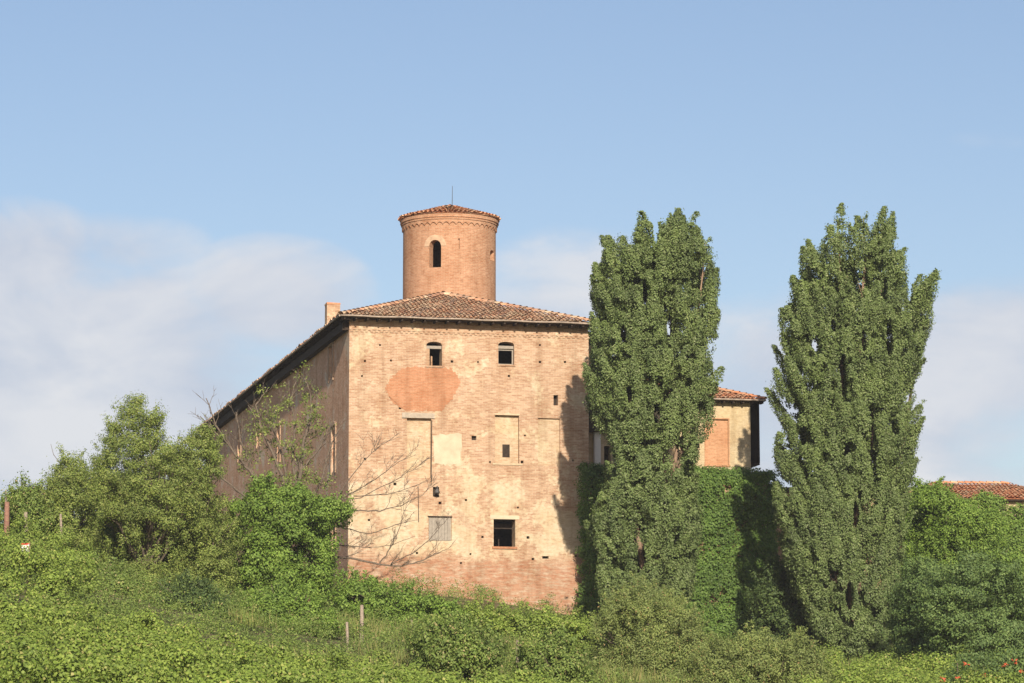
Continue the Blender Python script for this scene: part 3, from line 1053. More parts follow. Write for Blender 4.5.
while x < XR + ORW - 0.1:
    mb.rough_box(x - wing_off.x, x + 0.09 - wing_off.x, -OW + 0.06, 0, zr - 0.18, zr - 0.073, 0.006)
    x += 0.55
mb.build('soffit', M['wood'], wr)
zg = loc_plane(756, 463.5, YW + 0.5)[1]
mb = MB()                                        # closed timber gallery hanging off the gable side
xg = XR + ORW - 0.12
for k in range(12):
    y = 0.25 + k * 0.5
    mb.rough_box(xg - 0.05 - wing_off.x, xg - wing_off.x, y, y + 0.48, zg, zr - 0.08, 0.01)
mb.box(XR + 0.01 - wing_off.x, xg - 0.06 - wing_off.x, 3.0, 3.1, zg, zr - 0.08)
mb.box(XR + 0.01 - wing_off.x, xg - wing_off.x, 0.25, 6.2, zg - 0.1, zg - 0.02)
mb.build('gallery_or_shade', M['wood'], wing)
mb = MB()
mb.tube([(WX - wing_off.x + lw * k / 10, -OW - 0.05, zr - 0.01) for k in range(11)], 0.05, 6)
mb.build('gutter', M['gutter'], wr)

# terrace wall below the wing, the host of the ivy
XL = loc_plane(581, 540, -0.6)[0]
XT = loc_plane(768, 540, -0.6)[0]
ZTT = loc_plane(700, 482, -0.6)[1]
tw_thing = thing('terrace_wall', ORG + EX * ((WX + XT) / 2) + EY * -0.55, 'high brick terrace wall under the yellow wing, hidden by ivy', 'wall', rz=TH)
to = Vector(((WX + XT) / 2, -0.55, 0))
mb = MB()
mb.box(WX + 0.01 - to.x, XT - to.x, 0.0, 2.1, -3.0, ZTT - 0.02)
mb.build('wall', M['dim_brick'], tw_thing)
mb = MB()
mb.box(WX + 0.01 - to.x, XT + 0.06 - to.x, -0.06, 2.13, ZTT - 0.017, ZTT + 0.1)
mb.build('coping', M['stone'], tw_thing)

# low courtyard wall and the tiled house on the right
p0, p1 = to_local(at(757, 486, 190)), to_local(at(915, 492, 191))
cw = at(770, 486, 191)
yard = thing('courtyard_wall', (at(840, 600, 191).x, 191, 8.0), 'shaded brick courtyard wall between the yellow wing and right-hand house', 'wall')
mb = MB()
x0, x1 = at(756, 486, 191).x - yard.location.x, at(915, 486, 191).x - yard.location.x
zt = at(770, 487.5, 191).z - 8.0
mb.box(x0, x1, 0, 0.6, -3, zt - 0.3)
mb.build('wall', M['dim_brick'], yard)
mb = MB()
mb.rough_box(x0 - 0.1, x1, -0.2, 0.8, zt - 0.297, zt, 0.01)
mb.build('coping', M['wood'], yard)

hx0, hx1, hy0 = at(902, 500, 188).x, at(1075, 500, 188).x, 188.0
hz = gz((hx0 + hx1) / 2, 188)
house = thing('tiled_house', ((hx0 + hx1) / 2, hy0, hz), 'low house with an orange tiled roof at the right edge, overgrown with ivy', 'house', rz=math.radians(4))
hw2 = (hx1 - hx0) / 2
ze = at(1000, 500.5, 188).z - hz
mb = MB()
mapped_wall(mb, lambda u, v, d: (u, d, v), [-hw2, hw2], [-3, ze], [])
mb.box(-hw2, hw2, 0.02, 7, -3, ze)
mb.build('wall', M['yellow'], house)
pt = math.tan(math.radians(17))
cpt, spt = math.cos(math.atan(pt)), math.sin(math.atan(pt))
dp = 7.8 / 2
lx = 2 * hw2 + 0.8
mb = MB()
O = (-hw2 - 0.4, -0.45, ze + 0.05)
tile_roof(mb, O, (1, 0, 0), (0, cpt, spt), lx, dp / cpt, lambda a, b: b * cpt < min(a, lx - a) * 1.3)
A, B = (O[0] + dp / 1.3, O[1] + dp, O[2] + dp * pt), (-O[0] - dp / 1.3, O[1] + dp, O[2] + dp * pt)
ridge_tiles(mb, Vector(O) + up, Vector(A) + up)
ridge_tiles(mb, Vector(A) + up, Vector(B) + up)
hr = mb.build('roof', M['tiles2'], house)
mb = MB()
q0, q1, q2, q3 = O, (-O[0], O[1], O[2]), (-O[0], O[1] + 2 * dp, O[2]), (O[0], O[1] + 2 * dp, O[2])
for q in ((q0, q1, B, A), (q1, q2, B), (q2, q3, A, B), (q3, q0, A)):
    mb.poly(q)
mb.build('roof_bed', M['tiles2'], hr)
mb = MB()
mb.box(O[0] + 0.03, -O[0] - 0.03, O[1] + 0.03, 7, O[2] - 0.08, O[2] - 0.02)
mb.build('soffit', M['wood'], hr)

# ---------------------------------------------------------------- foliage machinery (numpy)
def unit(a):
    return a / (np.linalg.norm(a, axis=1, keepdims=True) + 1e-9)


def leaf_object(name, mat, parent, C, N, L, r, width=0.62, droop=0.4, kind=None, base=(0, 0, 0)):
    n = len(C)
    N = unit(N)
    a = r.normal(size=(n, 3))
    a[:, 2] -= droop
    a = unit(a - N * (a * N).sum(1, keepdims=True))
    b = np.cross(N, a)
    Ls = (L * LEAF * r.uniform(0.65, 1.3, size=n))[:, None]
    Wd = Ls * width
    v = np.empty((n, 4, 3), np.float32)
    v[:, 0] = C - a * Ls * 0.5
    v[:, 1] = C + b * Wd * 0.5 + N * Ls * 0.10 - a * Ls * 0.08
    v[:, 2] = C + a * Ls * 0.5
    v[:, 3] = C - b * Wd * 0.5 + N * Ls * 0.10 - a * Ls * 0.08
    v -= np.array(base, np.float32)
    me = bpy.data.meshes.new(name)
    me.vertices.add(4 * n)
    me.vertices.foreach_set('co', v.ravel())
    me.loops.add(4 * n)
    me.loops.foreach_set('vertex_index', np.arange(4 * n, dtype=np.int32))
    me.polygons.add(n)
    me.polygons.foreach_set('loop_start', np.arange(0, 4 * n, 4, dtype=np.int32))
    me.polygons.foreach_set('loop_total', np.full(n, 4, np.int32))
    me.update(calc_edges=True)
    me.validate()
    me.materials.append(mat)
    o = bpy.data.objects.new(name, me)
    COL.objects.link(o)
    if parent: o.parent = parent
    if kind: o['kind'] = kind
    return o


def in_poly(P, x, y):
    ins = np.zeros(len(x), bool)
    n = len(P)
    for i in range(n):
        x0, y0 = P[i]
        x1, y1 = P[(i + 1) % n]
        c = ((y0 > y) != (y1 > y)) & (x < (x1 - x0) * (y - y0) / (y1 - y0 + 1e-9) + x0)
        ins ^= c
    return ins


def to_world(px, py, Y):
    c, s = math.cos(PITCH), math.sin(PITCH)
    x, v = px - W_ / 2, H_ / 2 - py
    dx, dy, dz = x, FPX * c - v * s, FPX * s + v * c
    k = Y / dy
    return np.stack([dx * k, np.broadcast_to(Y, np.shape(px)).astype(float), dz * k], 1)


def value_noise(P, scale, seed):
    """smooth 3-d noise in 0..1 for thinning a crown into clumps"""
    r = np.random.default_rng(seed)
    T = r.random((17, 17, 17))
    q = P * scale + 100
    i = np.floor(q).astype(int)
    f = q - i
    f = f * f * (3 - 2 * f)
    i %= 16
    out = 0
    for dx in (0, 1):
        for dy in (0, 1):
            for dz in (0, 1):
                w = (f[:, 0] if dx else 1 - f[:, 0]) * (f[:, 1] if dy else 1 - f[:, 1]) * (f[:, 2] if dz else 1 - f[:, 2])
                out = out + w * T[i[:, 0] + dx, i[:, 1] + dy, i[:, 2] + dz]
    return out


def volume(outline, Y, depth, n, r, thin=0.0, nscale=0.6, seed=1, shell=0.45, inset=(0.0, 0.0)):
    """n clump centres filling a crown: the crown's side outline, rounded off in depth about the distance Y"""
    P = np.array(outline, float)
    x0, y0, x1, y1 = P[:, 0].min(), P[:, 1].min(), P[:, 0].max(), P[:, 1].max()
    grid_y = np.linspace(y0, y1, 80)
    xs = np.linspace(x0, x1, 160)
    lo, hi = [], []
    for gy_ in grid_y:
        m = in_poly(P, xs, np.full(160, gy_))
        lo.append(xs[m].min() if m.any() else np.nan)
        hi.append(xs[m].max() if m.any() else np.nan)
    lo, hi = np.array(lo), np.array(hi)
    ok = ~np.isnan(lo)
    out_c, out_o = [], []
    tot = 0
    while tot < n:
        k = n * 4
        px, py = r.uniform(x0, x1, k), r.uniform(y0, y1, k)
        m = in_poly(P, px, py)
        if inset[0]:
            m &= in_poly(P, px - inset[0], py) & in_poly(P, px + inset[0], py) & in_poly(P, px, py - inset[1])
        px, py = px[m], py[m]
        l, h = np.interp(py, grid_y[ok], lo[ok]), np.interp(py, grid_y[ok], hi[ok])
        c, w = (l + h) / 2, (h - l) / 2 + 1e-3
        f = np.clip((px - c) / w, -1, 1)
        mx = np.nanmax((hi - lo) / 2)
        dmax = depth * np.sqrt(np.clip(1 - f * f, 0.02, 1)) * np.clip(w / mx, 0.25, 1) ** 0.7
        t = r.uniform(-1, 1, len(px))
        t = np.sign(t) * np.abs(t) ** shell
        dy = t * dmax
        p = to_world(px, py, Y)
        p[:, 1] += dy                                    # true depth; no screen-space scaling
        o = np.stack([f * 1.0, t * np.sqrt(np.clip(1 - f * f, 0.02, 1)), np.full(len(px), 0.15)], 1)
        if thin > 0:
            v = value_noise(p * np.array([1, 1, 0.7]), nscale, seed)
            m = v > thin * r.uniform(0.75, 1.1, len(px))
            p, o = p[m], o[m]
        out_c.append(p)
        out_o.append(o)
        tot += len(p)
    return np.concatenate(out_c)[:n], unit(np.concatenate(out_o)[:n])


PER, LEAF = 1.8, 0.74


def spaced(Cc, Oo, d, stretch, nmax):
    """keep clump centres at least d apart (vertical distances shortened by the clump's own stretch)"""
    keep = []
    K = np.empty((nmax, 3))
    n = 0
    sc = np.array([1, 1, 1 / max(stretch, 0.3)])
    for i in range(len(Cc)):
        q = Cc[i] * sc
        if n and (((K[:n] - q) ** 2).sum(1) < d * d).any():
            continue
        K[n] = q
        keep.append(i)
        n += 1
        if n >= nmax:
            break
    return Cc[keep], Oo[keep]


def tufts(Cc, Oo, rad, stretch, leaf, r, cov=0.6, lean=0.0, fuzz=0.14, flat=0.25):
    """each clump is a leafy lobe of its own: leaves crowd its outside, so lobes light and shade each other"""
    n = len(Cc)
    rr = rad * r.uniform(0.6, 1.35, size=n)
    cnt = np.maximum(25, (cov * 12.6 * rr ** 2 * stretch ** 0.8 / (0.33 * (leaf * LEAF) ** 2))).astype(int)
    idx = np.repeat(np.arange(n), cnt)
    m = len(idx)
    d = unit(r.normal(size=(m, 3)))
    lump = 0.78 + 0.5 * value_noise(Cc[idx] + d * 0.9, 2.6, 5)
    q = rr[idx] * (0.3 + 0.7 * r.random(m) ** 0.5) * lump + r.normal(size=m) * fuzz * rr[idx]
    off = d * q[:, None]
    off[:, 2] *= stretch
    if lean:
        off[:, :2] += Oo[idx][:, :2] * (off[:, 2:3] * lean)
    N = d * np.array([1, 1, 1 / stretch ** 0.5]) * 0.9 + Oo[idx] * 0.25 + r.normal(size=(m, 3)) * 0.36 + np.array([0, -0.12, 0.15])
    return Cc[idx] + off, N


def clumps(Cc, Oo, per, rad, stretch, r, up=0.0):
    """leaves scattered about each clump centre; returns leaf centres and normals"""
    n, per = len(Cc), int(per * PER)
    rr = rad * r.uniform(0.6, 1.3, size=(n, 1, 1))
    off = r.normal(size=(n, per, 3)) * rr * 0.55
    off[..., 2] *= stretch
    if up:
        s = r.uniform(-0.5, 0.5, size=(n, per, 1))
        ax = Oo[:, None, :] * 0.35 + np.array([0, 0, 1.0])
        off = off + ax * s * up
    C = Cc[:, None, :] + off
    N = 0.55 * off / (np.linalg.norm(off, axis=2, keepdims=True) + 1e-6) + 0.45 * Oo[:, None, :] + r.normal(size=off.shape) * 0.6 + np.array([0, -0.05, 0.3])
    return C.reshape(-1, 3), N.reshape(-1, 3)


def carve(C, N, scale, th, seed):
    """open small hollows in a mass of leaves"""
    v = 0.65 * value_noise(C, scale, seed) + 0.35 * value_noise(C, scale * 2.3, seed + 1)
    m = v > th
    return C[m], N[m]


def plumes(Cc, Oo, R, L, leaf, r, cov=0.5, lean=0.16):
    """upswept pointed sprays, fat below the middle, leaning out from the stem"""
    n = len(Cc)
    RR, LL = R * r.uniform(0.65, 1.25, n), L * r.uniform(0.65, 1.25, n)
    cnt = np.maximum(30, cov * 6.3 * RR * LL / (0.33 * (leaf * LEAF) ** 2)).astype(int)
    idx = np.repeat(np.arange(n), cnt)
    m = len(idx)
    s = r.random(m) ** 0.85
    prof = np.clip(np.sin(np.pi * np.clip(s, 0.03, 0.985) ** 0.68), 0.03, 1) ** 0.85
    a = r.uniform(0, 2 * np.pi, m)
    q = RR[idx] * prof * (0.25 + 0.75 * r.random(m) ** 0.5)
    d = np.stack([np.cos(a), np.sin(a), np.zeros(m)], 1)
    q = q * (0.72 + 0.6 * value_noise(Cc[idx] + d * 0.5 + np.stack([s * 0, s * 0, s * LL[idx]], 1), 2.2, 9)) + np.abs(r.normal(size=m)) * 0.07
    P = Cc[idx] + d * q[:, None]
    P[:, 2] += (s - 0.5) * LL[idx]
    P[:, :2] += Oo[idx][:, :2] * ((s - 0.5) * LL[idx] * lean)[:, None]
    N = d * 0.85 + Oo[idx] * 0.3 + r.normal(size=(m, 3)) * 0.55 + np.array([0, -0.1, 0.2])
    return P, N


def trunk_mesh(base, limbs, mat, parent, name='trunk'):
    mb = MB()
    for pts, rad in limbs:
        mb.tube([Vector(p) - Vector(base) for p in pts], rad, 7)
    return mb.build(name, mat, parent)


def bent(p, q, rad0, rad1, n=7, wob=0.12, r=None):
    p, q = Vector(p), Vector(q)
    L = (q - p).length
    pts, rads = [], []
    for i in range(n + 1):
        s = i / n
        j = Vector((random.uniform(-1, 1), random.uniform(-1, 1), random.uniform(-0.4, 0.4))) * wob * L * 0.18 * math.sin(math.pi * s)
        pts.append(p.lerp(q, s) + j)
        rads.append(rad0 + (rad1 - rad0) * s)
    return pts, rads


def tree(name, label, cat, outline, Y, depth, n, per, rad, mat, leaf, seed, base_px, group=None, thin=0.45, nscale=0.6, stretch=0.8, up=0.0, limbs=6, cov=0.75, sep=1.25, big=1.3, fuzz=0.2, spray=260, hollow=0.34, shoots=0,
         r0=0.16, bark='bark', droop=0.4, width=0.62, shell=0.45, min_limb=0.3):
    r = np.random.default_rng(seed)
    random.seed(seed)
    bx = at(base_px, 600, Y).x
    bz = gz(bx, Y)
    base = (bx, Y, bz - 0.1)
    t = thing(name, base, label, cat, group)
    ins = rad * big * FPX / Y * 0.7
    Cc, Oo = volume(outline, Y, depth, 4000, r, thin, nscale, seed, shell, (ins, ins * stretch))
    Cc, Oo = spaced(Cc, Oo, rad * big * sep, stretch, 900)
    Cc[:, 2] = np.maximum(Cc[:, 2], bz + 0.1)
    C, N = tufts(Cc, Oo, rad * big, stretch, leaf, r, cov, fuzz=fuzz)
    C2, O2 = volume(outline, Y, depth * 1.08, 1500, r, thin * 1.05, nscale * 1.7, seed + 5, 0.3)
    C2 = C2 + r.normal(size=C2.shape) * np.array([0.22, 0.22, 0.22])
    C2, O2 = spaced(C2, O2, rad * 0.9, 1.5, spray)
    C2[:, 2] = np.maximum(C2[:, 2], bz + 0.1)
    Ca, Na = tufts(C2, O2, rad * 0.5, 1.7, leaf, r, 0.45, lean=0.4, fuzz=0.4)
    C, N = np.concatenate([C, Ca]), np.concatenate([N, Na])
    C, N = carve(C, N, 1.5, hollow, seed)
    if shoots:
        C3, O3 = volume(outline, Y, depth, 1200, r, 0, 1, seed + 9, 0.5)
        order = np.argsort(-C3[:, 2] + r.normal(size=len(C3)) * 0.8)
        C3, O3 = spaced(C3[order], O3[order], 0.30, 1.5, shoots)
        C3[:, 2] += 0.15
        Cb, Nb = plumes(C3, O3 + r.normal(size=O3.shape) * 0.8, 0.11, 0.85, leaf, r, 0.7, 0.35)
        C, N = np.concatenate([C, Cb]), np.concatenate([N, Nb])
    leaf_object('crown', mat, t, C, N, leaf, r, width, droop, base=base)
    top = Cc[:, 2].max()
    L = []
    order = r.permutation(len(Cc))
    tipz = bz + (top - bz) * 0.8
    axis_x = float(np.median(Cc[:, 0]))
    main = bent(base, (axis_x, Y, tipz), r0, r0 * 0.2, 9, 0.1)
    L.append(main)
    done = 0
    for i in order:
        if done >= limbs: break
        q = Cc[i]
        if q[2] < bz + (top - bz) * min_limb: continue
        s = max(0.1, min(0.85, ((q[2] - bz) / (top - bz)) - 0.3))
        k = int(s * 9)
        lb = bent(main[0][k], q, main[1][k] * 0.6, 0.02, 6, 0.25)
        L.append(lb)
        for _ in range(2):
            m_ = lb[0][random.randint(2, 5)]
            L.append(bent(m_, Vector(q) + Vector((random.uniform(-0.9, 0.9), random.uniform(-0.7, 0.7), random.uniform(-0.2, 0.9))), 0.025, 0.008, 4, 0.3))
        done += 1
    trunk_mesh(base, L, M[bark], t)
    return t


# ---------------------------------------------------------------- the two poplars
LP = [(587, 396), (588, 374), (590, 350), (590, 329), (594, 306), (592, 285), (595, 270), (604, 258), (612, 246), (618, 238), (626, 240), (632, 231), (640, 226), (648, 231), (651, 243), (655, 236),
      (662, 222), (669, 217), (675, 212), (683, 219), (690, 222), (697, 231), (705, 229), (711, 243), (717, 258), (721, 274), (717, 290), (722, 312), (718, 335), (709, 352),
      (712, 366), (718, 382), (714, 402), (708, 425), (700, 446), (697, 470), (697, 500), (699, 530), (696, 560), (692, 590), (690, 625), (640, 640), (602, 610), (597, 582), (592, 545), (593, 520), (600, 497),
      (610, 480), (614, 462), (610, 445), (598, 425), (590, 410)]
RP = [(763, 388), (779, 380), (780, 360), (779, 342), (786, 322), (790, 303), (793, 285), (798, 264), (806, 250), (815, 240), (823, 224), (830, 214), (836, 210), (845, 217), (850, 228), (855, 220),
      (859, 212), (865, 209), (873, 218), (877, 212), (883, 207), (890, 216), (893, 232), (900, 248), (907, 262), (911, 268), (915, 280), (926, 273), (934, 290), (931, 312), (925, 329), (924, 352), (921, 374),
      (910, 400), (914, 420), (922, 430), (916, 462), (908, 490), (908, 524), (905, 560), (903, 590), (898, 630), (896, 655), (822, 655), (812, 635), (800, 607), (788, 575), (778, 545), (776, 510), (784, 485), (774, 455),
      (781, 430), (772, 410)]


def poplar(label, outline, Y, base_px, seed, stems, gaps, depth):
    r = np.random.default_rng(seed)
    random.seed(seed)
    bx = at(base_px, 640, Y).x
    bz = gz(bx, Y)
    base = (bx, Y, bz - 0.15)
    t = thing('poplar', base, label, 'tree', 'tall poplars in front of the castle')
    Cc, Oo = volume(outline, Y, depth, 5000, r, 0.42, 0.5, seed, 0.30, (5.5, 17))
    Cc, Oo = spaced(Cc, Oo, 0.62, 1.9, 1300)
    C2, O2 = volume(outline, Y, depth, 4000, r, 0.50, 0.9, seed + 3, 0.3, (3, 6))
    C2, O2 = spaced(C2, O2, 0.62, 1.5, 900)
    for (gx_, gy_, rx, ry, front) in []:
        g = at(gx_, gy_, Y)
        k = Y / FPX
        m = ((Cc[:, 0] - g.x) / (rx * k)) ** 2 + ((Cc[:, 2] - g.z) / (ry * k)) ** 2 > 1
        Cc, Oo = Cc[m], Oo[m]
        m = ((C2[:, 0] - g.x) / (rx * k)) ** 2 + ((C2[:, 2] - g.z) / (ry * k)) ** 2 > 1
        C2, O2 = C2[m], O2[m]
    Oo = Oo + r.normal(size=Oo.shape) * 0.45
    C, N = plumes(Cc, Oo, 0.40, 2.3, 0.118, r, 0.95, 0.36)
    Ca, Na = tufts(C2, O2, 0.20, 1.9, 0.118, r, 0.5, lean=0.3, fuzz=0.3)
    C, N = np.concatenate([C, Ca]), np.concatenate([N, Na])
    C, N = carve(C, N, 1.6, 0.39, seed)
    k = Y / FPX
    for (gx_, gy_, rx, ry, front) in gaps:
        g = at(gx_, gy_, Y)
        q = ((C[:, 0] - g.x) / (rx * k)) ** 2 + ((C[:, 2] - g.z) / (ry * k)) ** 2 + 0.9 * (value_noise(C, 2.2, 3) - 0.5)
        m = (q > 1) | (C[:, 1] > Y + 0.4 if front else False)
        C, N = C[m], N[m]
    leaf_object('crown', M['poplar'], t, C, N, 0.128, r, 0.75, 0.6, base=base)
    L = []
    for (sx, sy, s0) in stems:
        tip = at(sx, sy, Y)
        tip.y += r.uniform(-0.8, 0.8)
        p0 = Vector(base) + Vector((r.uniform(-0.15, 0.15), r.uniform(-0.15, 0.15), s0))
        mid = Vector(base).lerp(tip, 0.45) + Vector(((tip.x - base[0]) * 0.18, r.uniform(-0.3, 0.3), 0))
        pts, rads = [], []
        r_a = 0.30 if s0 == 0 else 0.15
        for i in range(13):
            s = i / 12
            q = p0 * (1 - s) ** 2 + mid * 2 * s * (1 - s) + tip * s * s
            pts.append(q + Vector((random.uniform(-1, 1), random.uniform(-1, 1), 0)) * 0.06)
            rads.append(r_a * (1 - s) ** 0.8 + 0.02)
        L.append((pts, rads))
        for i in range(2, 12):
            for _ in range(2):
                a = random.uniform(0, 6.28)
                ln = random.uniform(1.2, 2.6) * (1.1 - i / 16)
                q = pts[i] + Vector((math.cos(a) * ln * 0.38, math.sin(a) * ln * 0.38, ln))
                L.append(bent(pts[i], q, rads[i] * 0.35, 0.012, 5, 0.15))
    trunk_mesh(base, L, M['pbark'], t)
    return t


poplar('tall poplar hiding the castle\'s right corner, its narrow twin-tipped crown shading the brick', LP, 166.5, 652, 11,
       [(676, 222, 0), (641, 240, 0.6), (704, 245, 1.0), (612, 270, 1.2), (690, 300, 2.0)], [(654, 238, 3, 13, 0), (643, 300, 3, 14, 1), (622, 340, 3, 10, 1), (668, 330, 2.5, 12, 1), (655, 420, 4, 12, 1), (640, 560, 4, 14, 1), (628, 400, 3, 9, 1)], 2.9)
poplar('taller broad poplar standing right of the yellow wing with brown trunk showing', RP, 168.5, 852, 12,
       [(864, 218, 0), (836, 222, 0.5), (883, 218, 0.8), (926, 290, 1.4), (795, 300, 1.5), (840, 300, 0.3)],
       [(884, 345, 3.5, 22, 0), (880, 300, 2.5, 9, 0), (838, 385, 4, 24, 1), (829, 333, 4, 8, 1), (862, 280, 3, 12, 1), (890, 432, 4, 9, 0), (851, 520, 4, 14, 1),
        (858, 350, 3, 12, 1), (812, 350, 3, 9, 1), (800, 440, 4, 10, 0), (845, 600, 4, 14, 1), (850, 223, 2.5, 10, 0), (868, 440, 3, 14, 1), (906, 300, 3, 12, 0)], 3.2)

# ---------------------------------------------------------------- ivy on the walls
def wall_ivy(name, label, mat, P_fn, area_n, thick, seed, leaf=0.15, base=(0, 0, 0), per=26, normal=(0, -1, 0)):
    r = np.random.default_rng(seed)
    t = thing(name, base, label, 'ivy')
    p, outn = P_fn(r, area_n)
    p, outn = spaced(p, outn, 0.26, 1.0, 4000)
    v = value_noise(p, 0.9, seed) * 0.7 + value_noise(p, 2.3, seed + 1) * 0.3
    p = p + outn * (thick * np.clip(v * 1.7 - 0.35, 0.02, 1.2))[:, None]
    C, N = tufts(p, outn * 2.0, 0.34, 0.85, leaf, r, 0.55)
    C, N = carve(C, N, 1.8, 0.22, seed)
    leaf_object('foliage', mat, t, C, N, leaf, r, 0.85, 0.9, base=base)
    return t


def fn_terrace(r, n):
    u = r.uniform(XL, XT + 0.3, n)
    zt = ZTT + 0.15 + 0.35 * np.sin(u * 1.7) * 0.5 + r.uniform(-0.3, 0.35, n)
    s = r.random(n)
    z = -1.2 + (zt + 1.2) * s
    loc = np.stack([u, np.full(n, -0.6), z], 1)
    # part of the mass wraps round the right end and over the top
    m = r.random(n) < 0.18
    loc[m, 0] = XT + 0.1
    loc[m, 1] = r.uniform(-0.6, 1.6, m.sum())
    o = np.zeros((n, 3)); o[:, 1] = -1; o[:, 2] = 0.25
    o[m] = (1, -0.3, 0.2)
    top = r.random(n) < 0.12
    loc[top, 1] = r.uniform(-0.6, 1.5, top.sum()); loc[top, 2] = ZTT + r.uniform(0, 0.4, top.sum())
    o[top] = (0, -0.4, 1)
    Rm = np.array([[EX.x, EX.y, 0], [EY.x, EY.y, 0], [0, 0, 1]])
    return loc @ Rm + np.array(ORG), unit(o @ Rm)


bi = ORG + EX * ((XL + XT) / 2) + EY * -0.9
wall_ivy('ivy', 'deep curtain of ivy covering the terrace wall below the yellow wing', M['wallivy'], fn_terrace, 7000, 0.55, 21, 0.145, tuple(bi), 26)


def fn_house(r, n):
    x = r.uniform(at(903, 500, 187).x, at(1060, 500, 187).x, n)
    top = np.interp(x, [at(p, 500, 187).x for p in (905, 918, 930, 945, 955, 968, 985, 1003, 1020, 1060)],
                    [at(950, q, 187).z for q in (507, 496, 492, 494, 508, 507, 497, 507, 509, 512)])
    z = 6.0 + (top - 6.0) * r.random(n) ** 0.8
    y = 187.6 - 3.0 * np.clip((top - z) / 8, 0, 1) ** 1.5 - 0.4
    y = np.where(z > at(950, 502, 188).z - 0.1, 187.9, y)
    o = np.zeros((n, 3)); o[:, 1] = -1; o[:, 2] = 0.5
    return np.stack([x, y, z], 1), unit(o)


bh = (at(980, 560, 184).x, 184.0, gz(at(980, 560, 184).x, 184))
wall_ivy('ivy', 'bright green creeper swallowing the house front and roof edge at right', M['ivy'], fn_house, 7000, 0.8, 22, 0.16, bh, 26)

# ---------------------------------------------------------------- trees on the left
tree('acacia_tree', 'tallest loose light-green tree left of the castle, its thin top against the clouds', 'tree',
     [(137, 398), (150, 404), (160, 420), (163, 438), (178, 446), (198, 458), (212, 480), (214, 520), (206, 560), (196, 605), (150, 615), (100, 605), (82, 570), (80, 530), (84, 490), (92, 462), (104, 448), (107, 428), (120, 410)],
     158, 3.2, 1250, 34, 0.40, M['acacia'], 0.112, 31, 150, thin=0.55, limbs=26, r0=0.14, nscale=0.6, hollow=0.35, spray=420, cov=0.7, sep=1.6, stretch=0.65, group=None)
tree('acacia_tree', 'small pointed green tree at far left rising above the vines', 'tree',
     [(65, 443), (70, 455), (82, 468), (96, 484), (98, 520), (92, 560), (60, 570), (40, 540), (36, 505), (48, 485), (56, 465)], 154, 2.0, 480, 38, 0.38, M['acacia'], 0.112, 32, 68, thin=0.50, limbs=12, r0=0.09, nscale=0.8, hollow=0.35, spray=200, cov=0.7, sep=1.5, stretch=0.65)
tree('acacia_tree', 'ragged open tree with sky gaps, just left of the castle\'s shaded side', 'tree',
     [(178, 442), (190, 434), (206, 428), (216, 438), (222, 452), (228, 480), (234, 520), (238, 570), (230, 610), (205, 625), (178, 620), (166, 560), (164, 500), (168, 462)],
     160, 2.4, 620, 36, 0.36, M['acacia'], 0.118, 33, 205, thin=0.58, limbs=24, r0=0.12, nscale=0.65, hollow=0.35, spray=250, cov=0.7, sep=1.7, stretch=0.6)
tree('shrub', 'dark dense thicket behind the tallest left tree, added to deepen the shade in its gaps', 'shrub',
     [(85, 510), (105, 480), (135, 470), (165, 480), (200, 490), (228, 530), (236, 600), (220, 640), (140, 640), (95, 615), (78, 570)], 164, 2.2, 760, 40, 0.42, M['dark'], 0.14, 34, 150, thin=0.46, hollow=0.36, limbs=6, r0=0.06)  # dark leaves placed as backing so gaps in the crown look shaded
tree('shrub', 'low green shrub along the skyline at the far left', 'shrub',
     [(8, 500), (25, 486), (40, 484), (52, 498), (60, 525), (40, 545), (5, 545)], 153, 1.6, 190, 40, 0.36, M['under'], 0.14, 35, 30, thin=0.4, limbs=5, r0=0.05)
tree('ivy_clad_tree', 'bright ivy-smothered tree stump with a reaching arm of leaves beside the castle corner', 'tree',
     [(252, 470), (266, 474), (275, 488), (300, 486), (322, 497), (340, 500), (352, 496), (359, 505), (352, 516), (338, 526), (333, 548), (336, 572), (322, 600), (318, 640), (290, 662), (250, 662), (226, 640), (220, 590), (226, 545), (224, 505), (238, 500)],
     163, 2.3, 760, 42, 0.40, M['ivy'], 0.14, 36, 275, sep=1.45, thin=0.46, hollow=0.36, limbs=9, r0=0.16, width=0.85)

# bare tree, its dead limbs crossing the castle wall
random.seed(40)
YB = 166.0
bb = at(292, 640, YB)
bare_base = (bb.x, YB, gz(bb.x, YB) - 0.1)
bare = thing('bare_tree', bare_base, 'half-dead tree with bare grey limbs spreading across the castle wall', 'tree')
limbs = []


